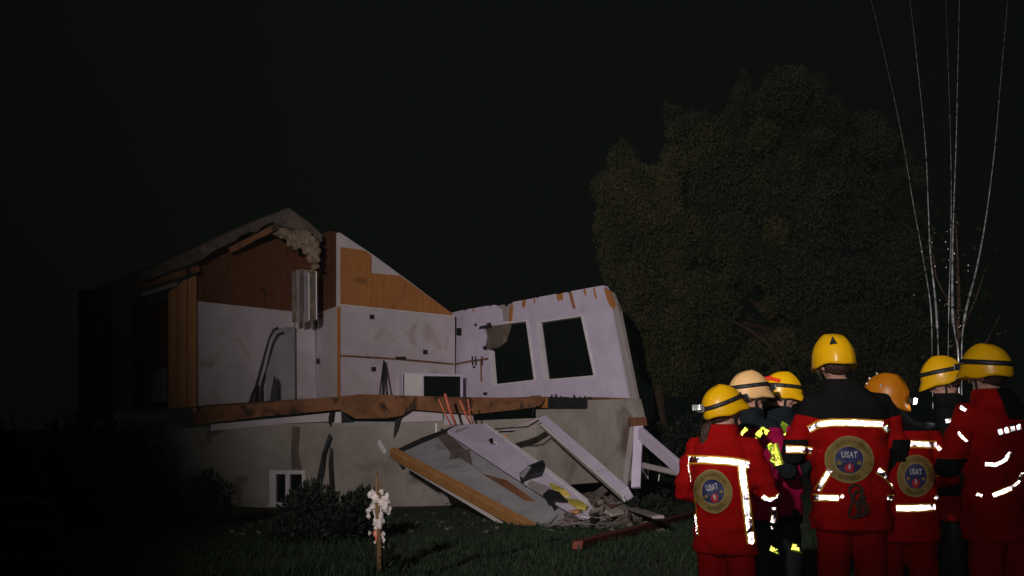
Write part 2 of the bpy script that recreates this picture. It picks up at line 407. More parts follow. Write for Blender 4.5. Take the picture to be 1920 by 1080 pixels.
slab('rim_board', [(762, 766), (800, 762), (829, 764), (831, 789), (750, 792)], off(F1R, .05), .04, 'plaster', H, jit=.004)
slab('rim_board', [(833, 764), (887, 766), (888, 795), (833, 797)], off(F1R, .04), .04, 'plaster', H, jit=.004)
# dark membranes torn loose and hanging
def strip_hang(px, pl, m='membrane'):
    slab('membrane_strip', px, pl, .012, m, H, jit=.02)
strip_hang([(622, 766), (627, 768), (624, 782), (620, 800), (616, 794), (616, 780)], off(F1R, .10))
strip_hang([(617, 812), (622, 820), (612, 850), (608, 880), (601, 922), (589, 918), (594, 895), (604, 850)], off(F1L, .12))
strip_hang([(619, 836), (623, 842), (624, 880), (627, 915), (626, 950), (621, 948), (618, 915), (616, 870)], off(F1R, .12))
strip_hang([(742, 786), (757, 778), (750, 790), (745, 806), (738, 821), (739, 803)], off(F1R, .14))
strip_hang([(640, 770), (652, 782), (664, 792), (640, 792)], off(F1R, .07))
strip_hang([(1000, 762), (1003, 764), (999, 779), (996, 780)], off(F1R, .3))
strip_hang([(1026, 747), (1060, 744), (1100, 748), (1101, 765), (1026, 766)], off(F2, .02))

# white back wall of the right room, pine cladding in its gable
slab('wall', [(637, 436), (700, 478), (760, 522), (853, 592), (853, 765), (637, 765)], off(W1, -.03), .14, 'plaster', H)
def topline(x, L):
    for (a, b) in zip(L, L[1:]):
        if a[0] <= x <= b[0]: return a[1] + (b[1] - a[1]) * (x - a[0]) / max(b[0] - a[0], 1e-6)
    return L[-1][1] if x > L[-1][0] else L[0][1]
def planks(pl, x0, x1, n, top, bot, m, parent, gap=.45, name='plank'):
    xs = np.linspace(x0, x1, n + 1)
    for i in range(n):
        a, b = xs[i], xs[i + 1] - gap
        ta, tb = topline(a, top), topline(b, top)
        slab(name, [(a, ta), (b, tb), (b, topline(b, bot)), (a, topline(a, bot))], off(pl, random.uniform(-.004, .004)), .022, m, parent)
GT = [(637, 437), (700, 480), (760, 524), (850, 589)]
GB = [(637, 571), (850, 594)]
planks(W1, 639, 697, 5, [(637, 463), (684, 469), (697, 478)], GB, 'wood', H)
planks(W1, 697, 751, 5, [(697, 512), (751, 517)], GB, 'wood', H)
planks(W1, 751, 849, 9, GT, GB, 'wood', H)
slab('corner_board', [(634, 575), (638, 575), (638, 745), (634, 745)], off(W1, .02), .05, 'wood', H)
slab('ledge', [(638, 570), (851, 592), (851, 595), (638, 573)], off(W1, .03), .05, 'trim', H)
# stub wall
slab('wall', [(589, 500), (637, 440), (637, 760), (589, 760)], off(W2, -.02), .12, 'plaster', H)
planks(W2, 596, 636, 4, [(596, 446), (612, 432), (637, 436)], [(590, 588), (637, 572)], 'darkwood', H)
# left room walls
slab('wall', [(366, 520), (490, 500), (590, 510), (592, 765), (366, 772)], off(W3, -.03), .12, 'plaster', H)
planks(W3, 370, 596, 16, [(370, 486), (480, 420), (540, 420), (596, 440)], [(366, 564), (590, 588)], 'darkwood', H)  # roof shade on these boards is put into their dark colour
slab('wall_panel', [(489, 584), (552, 588), (552, 755), (489, 757)], off(W3, .12), .1, 'plaster', H)
slab('door_leaf', [(516, 616), (552, 612), (553, 752), (500, 754), (500, 690)], off(W3, .3), .04, 'greyboard', H)
# plywood wall end and the dark rooms at the left
FRL = VP(315, 26.5, 370, 26.6)
planks(FRL, 316, 370, 3, [(316, 548), (332, 536), (348, 522), (372, 516)], [(316, 765), (370, 762)], 'wood', H, gap=1.5)
LB = VP(205, 28.3, 318, 28.6)
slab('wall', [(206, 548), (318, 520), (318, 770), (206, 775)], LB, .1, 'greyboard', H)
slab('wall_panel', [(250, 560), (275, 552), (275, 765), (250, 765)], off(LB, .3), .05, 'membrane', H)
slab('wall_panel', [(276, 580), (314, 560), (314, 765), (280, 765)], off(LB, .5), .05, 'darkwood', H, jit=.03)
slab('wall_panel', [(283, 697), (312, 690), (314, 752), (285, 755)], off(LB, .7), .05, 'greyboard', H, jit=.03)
LF = VP(148, 27.2, 207, 27.3)
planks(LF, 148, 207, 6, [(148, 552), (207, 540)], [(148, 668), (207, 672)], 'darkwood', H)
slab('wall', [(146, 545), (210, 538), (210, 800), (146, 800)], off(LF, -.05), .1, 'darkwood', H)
slab('foundation_wall', [(140, 790), (300, 790), (300, 960), (140, 960)], VP(140, 27.3, 300, 26.9), .25, 'concrete', H)

# roof: what is left of it
def roof():
    ridge = Vector((-.69, .72, 0)).normalized()
    prof = [(212, 535), (300, 498), (390, 457), (470, 421), (540, 392), (575, 416), (604, 441)]
    n = len(prof); A = [hit(x, y, RP) for x, y in prof]; L = 1.0
    up = Vector((0, 0, .17)); V = []
    for p in A: V += [p, p + ridge * L, p - up, p + ridge * L - up]
    fc = []
    for i in range(n - 1):
        a = 4 * i; b = a + 4; fc += [(a, b, b + 1, a + 1), (a + 2, a + 3, b + 3, b + 2), (a, a + 2, b + 2, b), (a + 1, b + 1, b + 3, a + 3)]
    fc += [(0, 1, 3, 2), (4 * n - 4, 4 * n - 2, 4 * n - 1, 4 * n - 3)]
    r = link('roof', mesh('roof', V, fc, 'roofing'), H)
    slab('torn_edge', [(222, 528), (300, 495), (390, 454), (470, 418), (540, 390), (577, 415), (604, 440), (596, 447), (586, 438), (566, 442), (548, 428), (524, 424), (512, 414), (494, 424), (478, 436), (462, 432), (440, 452), (402, 470), (380, 486), (352, 496), (300, 516), (262, 530), (236, 540)], off(RP, .05), .12, 'roofing', r, jit=.03)
    return r
R = roof()
beam('rafter', U(246, 541, 25.3), U(372, 503, 26.3), .10, .16, 'floorwood', H)
beam('rafter', U(262, 552, 25.9), U(330, 530, 26.4), .08, .14, 'greybeam', H)
beam('rafter', U(430, 470, 26.9), U(520, 424, 27.4), .08, .15, 'floorwood', H)
b = []
for (x, y, r) in ((470, 436, .10), (455, 450, .10), (440, 460, .09), (486, 430, .12), (500, 424, .13), (515, 430, .18), (532, 437, .2), (548, 443, .22), (563, 449, .24), (578, 452, .23), (588, 458, .18), (590, 472, .17), (588, 486, .16), (592, 500, .12), (580, 470, .2), (584, 508, .08), (558, 462, .14), (545, 455, .13), (572, 440, .16)):
    p = U(x, y, 27.6 + random.uniform(-.06, .06)); b.append((p, (r, r * .6, r * .7)))
lumps('insulation', b, .025, 'insul', H, amp=.05, fr=11)
# sheets hanging from the torn roof
for i, (x0, x1, t, bt, m) in enumerate(((547, 555, 507, 605, 'roofing'), (555.4, 562, 505, 606, 'greyslat'), (562.4, 569, 503, 604, 'roofing'), (569.4, 577, 505, 605, 'greyslat'), (577.4, 580, 508, 602, 'trim'), (580.4, 591, 508, 603, 'roofing'), (591.4, 594, 508, 600, 'trim'))):
    slab('hanging_slat', [(x0, t), (x1, t + 2), (x1 + .5, bt - 2), (x0 + .8, bt)], VP(545, 27.6, 600, 27.72, .07 * (i % 2)), .025, m, H, jit=.008)

# the leaning wall with two window openings, its top torn
win_a = [(905, 613), (909, 630), (905, 651), (917, 656), (923, 721), (1001, 712), (986, 603)]
win_b = [(1008, 605), (1022, 712), (1113, 704), (1089, 593)]
top = [(840, 588), (852, 585), (869, 581), (872, 588), (875, 580), (916, 573), (919, 582), (922, 572), (930, 572), (938, 579), (940, 603), (955, 602), (958, 575), (962, 566), (979, 563), (981, 575), (985, 574), (986, 562), (1005, 558), (1008, 572), (1010, 557), (1042, 551), (1044, 563), (1056, 562), (1055, 549), (1064, 548), (1074, 576), (1070, 546), (1131, 535), (1138, 548), (1147, 580), (1178, 747), (1020, 744), (868, 747), (840, 748)]
ww = slab('wall', top, WW, .16, 'panelwhite', H, holes=[win_a, win_b])
slab('wall_sheathing', [(856, 586), (936, 574), (937, 590), (960, 592), (963, 570), (1042, 556), (1066, 553), (1130, 541), (1149, 553), (1162, 580), (1200, 772), (1190, 780), (868, 750)], off(WW, -.165), .03, 'wood', H, holes=[win_a, win_b])
slab('wall_sheathing', [(1147, 548), (1160, 578), (1199, 772), (1186, 772), (1150, 582), (1138, 556)], off(WW, -.02), .10, 'greybeam', H, jit=.01)
slab('torn_timber', [(1132, 540), (1143, 545), (1153, 570), (1150, 580), (1141, 572), (1135, 556)], off(WW, .03), .09, 'wood', H, jit=.03)
for q in ([(1000, 560), (1003, 559), (1003, 569), (1001, 571)], [(1094, 543), (1098, 542), (1099, 556), (1096, 553)], [(885, 579), (888, 578), (888, 586), (886, 584)], [(1112, 540), (1114, 539), (1119, 560), (1116, 558)], [(955, 574), (962, 570), (960, 598), (957, 607), (954, 600)], [(977, 563), (984, 562), (983, 575), (980, 578), (978, 572)], [(1043, 552), (1048, 551), (1049, 564), (1045, 565)], [(1050, 550), (1056, 549), (1057, 562), (1052, 563)], [(1066, 549), (1071, 547), (1079, 578), (1075, 579)]):
    slab('splinter', q, off(WW, .015), .05, 'wood', H, jit=.02)
def wframe(name, a, b, wd=2.6, k=.025):
    (x0, y0), (x1, y1) = a, b; L = math.hypot(x1 - x0, y1 - y0); nx, ny = -(y1 - y0) / L * wd / 2, (x1 - x0) / L * wd / 2
    slab(name, [(x0 + nx, y0 + ny), (x1 + nx, y1 + ny), (x1 - nx, y1 - ny), (x0 - nx, y0 - ny)], off(WW, k), .13, 'trim', ww)
for a, b in (((919, 658), (924, 722)), ((924, 723), (1001, 713)), ((987, 602), (1002, 712)), ((1007, 604), (1021, 712)), ((1022, 713), (1114, 705)), ((1114, 704), (1090, 592)), ((1008, 604), (1090, 592)), ((940, 606), (986, 601))):
    wframe('window_frame', a, b)
slab('torn_lining', [(930, 574), (945, 571), (949, 577), (954, 570), (964, 568), (961, 607), (934, 607)], off(WW, -.06), .04, 'greybeam', H, jit=.01)
sh = slab('pane', [(906, 613), (960, 606), (950, 640), (934, 652), (919, 655), (908, 650), (911, 630)], off(WW, -.09), .008, 'roofing', ww)
# fittings on the walls
def fit(x, y, pl, wpx=7, hpx=8, m='black', nm='outlet', th=.03, k=.035):
    slab(nm, [(x - wpx / 2, y - hpx / 2), (x + wpx / 2, y - hpx / 2), (x + wpx / 2, y + hpx / 2), (x - wpx / 2, y + hpx / 2)], off(pl, k), th, m, H)
fit(698, 594, W1); fit(798, 660, W1); fit(701, 692, W1); fit(595, 677, W2, 4, 10); fit(752, 671, W1, 18, 5, 'membrane', 'wall_box'); fit(597, 593, W2, 8, 4, 'black')
for (x, y, a, b_) in ((860, 622, 8, 14), (891, 609, 3, 5), (888, 688, 3, 4), (909, 738, 6, 5)): fit(x, y, WW, a, b_)
slab('wall_pipe', [(638, 665), (740, 671), (851, 681), (851, 684), (740, 674), (638, 668)], off(W1, .04), .03, 'floorwood', H)
slab('wall_pipe', [(853, 681), (880, 676), (914, 671), (914, 674), (880, 679), (853, 684)], off(WW, .04), .03, 'floorwood', H)
for x in (884, 890, 902): slab('cable_end', [(x, 668), (x + 1.6, 668), (x + 2.5, 684), (x + .8, 685)], off(WW, .05), .02, 'black', H)
slab('cable_end', [(900, 673), (902, 673), (903, 715), (901, 715)], off(WW, .04), .02, 'floorwood', H)
for q in ([(900, 612), (918, 608), (916, 614), (898, 617)], [(913, 606), (919, 605), (921, 612), (915, 613)], [(904, 650), (910, 648), (912, 656), (907, 656)]): slab('torn_cloth', q, off(WW, .05), .03, 'membrane', H, jit=.02)
# torn felt on the wall's foot
for x in range(1028, 1100, 9): slab('torn_felt', [(x, 750), (x + 8, 749), (x + random.uniform(2, 8), 747 - random.random() ** 2 * 12)], off(WW, .06), .015, 'membrane', H)
slab('torn_felt', [(1100, 744), (1172, 746), (1176, 750), (1150, 750), (1100, 748)], off(WW, .05), .03, 'floorwood', H, jit=.02)

# things left standing in the rooms
c0 = U(812, 744, 29.4)
cab = thing('low_cabinet', c0, 'low white cabinet with one dark open front in the gutted right room', 'cabinet')
CP_ = VP(750, 29.2, 866, 29.9)
slab('body', [(754, 699), (868, 702), (868, 746), (754, 746)], CP_, .4, 'panelwhite', cab)
slab('door', [(759, 701), (792, 703), (792, 746), (759, 746)], off(CP_, .03), .025, 'trim', cab)
slab('open_front', [(795, 705), (863, 706), (863, 744), (795, 744)], off(CP_, .03), .025, 'darkglass', cab)
slab('door_gap', [(756, 701), (757.5, 701), (757.5, 746), (756, 746)], off(CP_, .02), .015, 'black', cab)
tr = thing('folding_stand', U(720, 745, 28.6), 'thin dark folding stand leaning at the right room wall', 'stand')
for x in (711, 717, 727): tube('leg', [U(x, 746, 28.2), U(720, 676, 28.7)], .022, 'black', tr, 6)
hs = thing('dark_hose', U(480, 755, 27.4), 'dark bent hose standing against the left room wall', 'hose')
tube('pipe', [U(x, y, 27.2) for x, y in ((478, 752), (482, 720), (490, 690), (498, 660), (505, 635), (513, 619), (522, 615))], [.06, .045, .035, .03, .03, .035, .04], 'black', hs, 8)
tube('foot', [U(474, 758, 27.1), U(479, 738, 27.2), U(483, 722, 27.2)], [.12, .10, .05], 'membrane', hs, 8)
o = slab('dark_board', [(514, 703), (519, 712), (520, 755), (505, 756)], VP(480, 27.3, 530, 27.5), .03, 'membrane', base=True); meta(o, 'small dark pointed board standing at the left room floor', 'board')

# ================================================================== THE FALLEN PIECES IN FRONT
PA = P3(U(735, 850, 23.5), U(845, 803, 24.6), U(1005, 997, 19.5))
f1 = thing('fallen_floor_panel', G(1005, 999), 'large grey floor panel tipped down to the grass with an orange timber edge', 'floor panel')
slab('panel', [(738, 851), (790, 826), (845, 803), (960, 870), (1108, 962), (1106, 976), (1040, 992), (1008, 999), (870, 925)], PA, .05, 'greyboard', f1)
dP = PA[1] * .10
beam('edge_timber', hit(736, 850, PA) + dP * .2, hit(1000, 995, PA) + dP * .2, .15, .21, 'beamwood', f1, roll=.35)
slab('edge_strip', [(734, 858), (738, 855), (975, 998), (969, 1000)], off(PA, -.16), .03, 'trim', f1)
slab('torn_skin', [(845, 848), (880, 842), (886, 872), (905, 885), (893, 876), (862, 858), (842, 861)], off(PA, .015), .01, 'rubble', f1, jit=.006)
slab('torn_skin', [(820, 818), (838, 812), (872, 842), (846, 850)], off(PA, .012), .01, 'roofing', f1)
slab('torn_skin', [(905, 888), (950, 900), (1005, 940), (985, 938)], off(PA, .012), .01, 'floorwood', f1)
slab('panel_rim', [(735, 846), (790, 822), (850, 797), (880, 796), (880, 801), (850, 803), (792, 828), (737, 852)], off(PA, .04), .06, 'membrane', f1, jit=.02)

PB = off(PA, .34)
f2 = thing('fallen_wall_board', G(1100, 965), 'long white wall board lying sloped over the grey panel, black box on it', 'wall board')
slab('board', [(839, 808), (852, 799), (880, 794), (910, 795), (1010, 868), (1060, 905), (1104, 940), (1118, 962), (1090, 968), (1040, 938), (950, 880)], PB, .07, 'panelwhite', f2, jit=.01)
slab('edge_strip', [(908, 793), (912, 794), (1012, 866), (1104, 937), (1101, 941), (1008, 870)], off(PB, .02), .06, 'trim', f2)
slab('seam', [(852, 812), (856, 806), (880, 800), (878, 803), (860, 810)], off(PB, .012), .02, 'greybeam', f2)
slab('socket_box', [(916, 824), (922, 821), (933, 826), (930, 832), (920, 831)], off(PB, .02), .05, 'black', f2)
slab('socket_box', [(924, 821), (934, 826), (932, 830), (925, 829)], off(PB, .04), .03, 'trim', f2)
slab('stain', [(995, 900), (1030, 912), (1050, 935), (1035, 936), (1010, 925), (988, 908)], off(PB, .008), .01, 'greybeam', f2)
bx_ = thing('black_box', hit(998, 885, PB), 'flat black open box caught on the sloped white board', 'box')
o1 = off(PB, .10)
slab('side', [(974, 888), (992, 872), (1018, 862), (1022, 870), (1016, 884), (992, 890), (976, 897)], o1, .10, 'membrane', bx_)
slab('lid', [(975, 890), (990, 874), (996, 875), (982, 894)], off(o1, .03), .03, 'greyboard', bx_)
for i, (q, lb) in enumerate((([(1030, 906), (1045, 909), (1060, 920), (1068, 926), (1052, 924), (1038, 918)], 'small yellow insulation scrap high on the white board'),
                             ([(1062, 932), (1085, 936), (1102, 950), (1098, 955), (1080, 950), (1066, 940)], 'larger yellow insulation scrap at the lower end of the white board'))):
    o = slab('insulation_scrap', q, off(PB, .06), .05, 'yellowrag', base=True, jit=.03); meta(o, lb, 'insulation', 'yellow scraps on the fallen board')
o = slab('torn_membrane', [(1018, 930), (1030, 920), (1048, 922), (1064, 940), (1052, 936), (1040, 938), (1030, 946)], off(PB, .09), .03, 'membrane', base=True, jit=.04); meta(o, 'crumpled black membrane beside the yellow scraps', 'membrane')
o = slab('torn_membrane', [(1112, 962), (1124, 958), (1116, 975), (1108, 988), (1106, 975)], off(PB, .1), .03, 'membrane', base=True, jit=.04); meta(o, 'black membrane flap at the foot of the white board', 'membrane')

f3 = thing('fallen_white_beam', G(1180, 940), 'long white boxed beam sloping from the house floor to the rubble', 'beam')
beam('beam', U(1020, 790, 25.2), U(1176, 928, 21.6), .20, .26, 'panelwhite', f3, roll=.6)
beam('casing', U(1013, 796, 25.0), U(1170, 935, 21.4), .05, .16, 'trim', f3, roll=.6)
def bm_thing(nm, a, b, wd, ht, m, lb, cat, grp=None, roll=0.0):
    o = beam(nm, a, b, wd, ht, m, None, roll); meta(o, lb, cat, grp); return o
bm_thing('grey_strut', U(938, 812, 25.0), U(1020, 784, 25.3), .10, .13, 'greybeam', 'short grey strut between white board and white beam', 'strut')
bm_thing('timber_stub', U(930, 815, 24.7), U(950, 822, 24.7), .09, .12, 'beamwood', 'short orange timber stub at the end of the grey strut', 'timber')
bm_thing('leaning_post', U(1187, 802, 24.3), U(1172, 912, 23.6), .12, .14, 'greybeam', 'narrow grey post standing left of the wider pale post', 'post')
bm_thing('standing_post', U(1198, 800, 24.2), U(1192, 915, 23.7), .20, .12, 'panelwhite', 'pale wide post standing under the leaning wall corner', 'post')
bm_thing('diagonal_beam', U(1200, 812, 24.0), U(1300, 900, 22.4), .10, .30, 'panelwhite', 'pale diagonal beam running from the posts behind the red jackets', 'beam', roll=.2)
bm_thing('lower_brace', U(1204, 872, 23.9), U(1285, 890, 23.0), .06, .12, 'greybeam', 'grey lower brace under the pale diagonal beam', 'brace')
for i, (x0, y0, x1, y1, lb) in enumerate(((1203, 877, 1215, 897, 'small bright metal bar hanging right of the standing post'), (1236, 890, 1235, 902, 'tiny pale metal bar hanging under the lower brace'))):
    bm_thing('metal_bar', U(x0, y0, 23.6), U(x1, y1, 23.5), .02, .035, 'steel' if i == 0 else 'trim', lb, 'bar', 'loose metal bars')
bm_thing('metal_bracket', U(710, 829, 23.6), U(722, 847, 23.4), .05, .10, 'trim', 'small white metal bracket at the upper corner of the grey panel', 'bracket')
bm_thing('splintered_timber', U(1180, 792, 24.6), U(1212, 790, 24.6), .14, .2, 'darkwood', 'splintered dark timber on top of the two posts', 'timber')
# orange pipes sticking out of the floor
for i, (q, lb) in enumerate(((((822, 748), (834, 775), (846, 797)), 'orange pipe leftmost of the four bent pipes at the floor edge'), (((834, 738), (843, 770), (857, 802)), 'orange pipe second from the left at the floor edge'),
                             (((862, 750), (872, 775), (884, 797)), 'orange pipe third from the left at the floor edge'), (((877, 748), (880, 770), (887, 795)), 'orange pipe rightmost of the four at the floor edge'))):
    o = tube('orange_pipe', [U(x, y, 24.9 + .1 * j) for j, (x, y) in enumerate(q)], (.018, .030, .024, .016)[i], 'rope', base=True, n=6); meta(o, lb, 'pipe', 'orange pipes at the floor edge')
for i, (q, lb) in enumerate((([(880, 803), (920, 805), (990, 800), (1010, 788)], 'sagging dark cable along the top of the fallen boards'), ([(1060, 945), (1090, 958), (1130, 972), (1180, 985)], 'dark cable end trailing from the boards into the rubble'))):
    o = tube('loose_cable', [U(x, y, 24.4 - 3.4 * i) for x, y in q], .02, 'black', base=True, n=6); meta(o, lb, 'cable')
o = beam('white_offcut', U(1010, 992, 19.3), U(1042, 996, 19.2), .14, .09, 'trim'); meta(o, 'small white offcut at the lower corner of the grey panel', 'offcut')
o = beam('pipe_stub', U(818, 793, 26.0), U(818, 812, 26.0), .05, .05, 'trim'); meta(o, 'short white pipe stub between rim board and grey panel', 'pipe')
o = beam('pale_offcut', U(826, 916, 25.4), U(838, 943, 25.2), .10, .10, 'greybeam'); meta(o, 'pale offcut against the basement wall under the grey panel', 'offcut')

# rubble heap at the foot of the pieces
def chunks(n, spot, smin, smax):
    V = []; Fc = []
    for i in range(n):
        c = spot(); k = len(V); sx, sy, sz = (random.uniform(smin, smax) for _ in range(3)); sz *= .55
        R = Euler((random.uniform(-.6, .6), random.uniform(-.6, .6), random.uniform(0, 6))).to_matrix()
        for x in (-1, 1):
            for y in (-1, 1):
                for z in (-1, 1): V.append(c + R @ Vector((x * sx * random.uniform(.55, 1.1), y * sy * random.uniform(.55, 1.1), z * sz * random.uniform(.55, 1.1))))
        for q in ((0, 1, 3), (0, 3, 2), (4, 6, 7), (4, 7, 5), (0, 4, 5), (0, 5, 1), (2, 3, 7), (2, 7, 6), (0, 2, 6), (0, 6, 4), (1, 5, 7), (1, 7, 3)): Fc.append(tuple(k + j for j in q))
    return V, Fc
def heap_spot():
    x = random.triangular(1025, 1225, 1130); y = random.uniform(948, 990); p = G(x, y)
    return p + Vector((0, 0, random.random() ** 2 * .42 * max(0, 1 - abs(x - 1125) / 100)))
V, Fc = chunks(420, heap_spot, .03, .17)
o = link('rubble_heap', mesh('rubble_heap', V, Fc, 'rubble')); meta(o, 'heap of broken masonry and soil at the foot of the fallen beams', 'rubble', kind='stuff')
def yard_spot():
    y = random.uniform(17, 25); x = random.uniform(-9, 4); return Vector((x, y, ground_z(x, y) + .02))
V, Fc = chunks(150, yard_spot, .012, .06)
o = link('scattered_fragments', mesh('scattered_fragments', V, Fc, 'rubble')); meta(o, 'small fragments scattered over the grass before the basement wall', 'rubble', kind='stuff')
V = []; Fc = []
for i in range(80):
    x = random.triangular(990, 1240, 1110); y = random.uniform(940, 1000); a = G(x, y) + Vector((0, 0, random.uniform(.02, .30) * max(.1, 1 - abs(x - 1120) / 130)))
    an = random.uniform(0, 6.28); d = Vector((math.cos(an), math.sin(an), random.uniform(-.25, .5))) * random.uniform(.12, .6); v, f = tube_arrays([a, a + d], [(.018, .006), (.010, .004)], 4)
    k = len(V); V += v; Fc += [tuple(j + k for j in q) for q in f]
o = link('splinters', mesh('splinters', V, Fc, 'greybeam')); meta(o, 'loose splinters and laths strewn over the rubble heap', 'splinters', kind='stuff')
desc = ['grey flat shard propped on the rubble heap', 'brown splinter lying across the rubble heap', 'short pale board end on the rubble heap', 'dark broken lath at the back of the rubble heap', 'thin grey lath at the right end of the rubble', 'tan broken board low on the rubble heap', 'small grey block in front of the rubble heap']
for i, (x0, y0, x1, y1) in enumerate(((1120, 935, 1175, 922), (1095, 955, 1160, 962), (1150, 950, 1190, 940), (1125, 928, 1168, 917), (1185, 960, 1235, 985), (1075, 968, 1120, 962), (1140, 972, 1165, 970))):
    a = G(x0, y0 + 20) + Vector((0, 0, .25)); b = G(x1, y1 + 20) + Vector((0, 0, .28))
    bm_thing('broken_board', a, b, .18, .05, ('greybeam', 'floorwood', 'panelwhite', 'darkwood', 'greybeam', 'beamwood', 'concrete')[i], desc[i], 'board', 'broken boards on the rubble', roll=random.uniform(-.5, .5))
# long red timber on the grass
a = G(1083, 1032); b = G(1310, 968)
o = beam('red_timber', a + Vector((0, 0, .06)), b + Vector((0, 0, .07)), .12, .10, 'redpole', rough=.01, cuts=6); meta(o, 'long dark red timber lying on the grass left of the crew', 'timber')
# cable in the grass
o = tube('black_hose', [G(x, y) + Vector((0, 0, .02)) for x, y in ((760, 1085), (830, 1072), (880, 1050), (950, 1040), (1010, 1020), (1060, 1012))], .022, 'black', base=True); meta(o, 'thin black hose winding through the lit grass', 'hose')

# rubbish at the dark left side
left = [((10, 945), (75, 930), .35, .10, 'greybeam', 'grey broken slab lying at the far left edge'), ((40, 935), (85, 945), .12, .08, 'beamwood', 'short orange board on the far left rubbish'),
        ((5, 965), (60, 968), .30, .12, 'panelwhite', 'pale broken panel lowest in the far left rubbish'), ((60, 960), (88, 972), .2, .08, 'greyboard', 'small grey panel at the right of the far left rubbish'),
        ((238, 940), (280, 925), .35, .15, 'darkwood', 'brown box-like timber lying in the dark left yard')]
for (p, q, wd, ht, m, lb) in left:
    a = G(*p); b = G(*q); bm_thing('scrap_panel', a + Vector((0, 0, .25)), b + Vector((0, 0, .3)), wd, ht, m, lb, 'scrap', 'scraps in the dark yard', roll=random.uniform(-.6, .6))

# ================================================================== PLANTS
def leaf_cloud(n, centers, radii, size, droop=0.0, outward=1.0, asp=.34, spread=1.0):
    """n leaf quads spread through balls"""
    C = np.array(centers); Rr = np.array(radii); k = rng.choice(len(C), n, p=(Rr ** 2) / (Rr ** 2).sum())
    d = rng.normal(size=(n, 3)); d /= np.linalg.norm(d, axis=1)[:, None]
    r = Rr[k] * (rng.random(n) ** .4); P = C[k] + d * r[:, None] * np.array([1, 1, spread])
    ax = d * outward + rng.normal(size=(n, 3)) * .55 + np.array([0, 0, .7 - droop]); ax /= np.linalg.norm(ax, axis=1)[:, None]
    sd_ = np.cross(ax, rng.normal(size=(n, 3))); sd_ /= np.linalg.norm(sd_, axis=1)[:, None]
    L = (size * (.5 + rng.random(n)))[:, None]; Wd = L * asp
    V = np.zeros((n, 4, 3)); V[:, 0] = P; V[:, 1] = P + ax * L * .5 + sd_ * Wd * .5; V[:, 2] = P + ax * L; V[:, 3] = P + ax * L * .45 - sd_ * Wd * .5
    return V.reshape(-1, 3), np.arange(n * 4).reshape(-1, 4)
def inside(x, y, poly):
    c = False; j = len(poly) - 1
    for i in range(len(poly)):
        if (poly[i][1] > y) != (poly[j][1] > y) and x < (poly[j][0] - poly[i][0]) * (y - poly[i][1]) / (poly[j][1] - poly[i][1]) + poly[i][0]: c = not c
        j = i
    return c
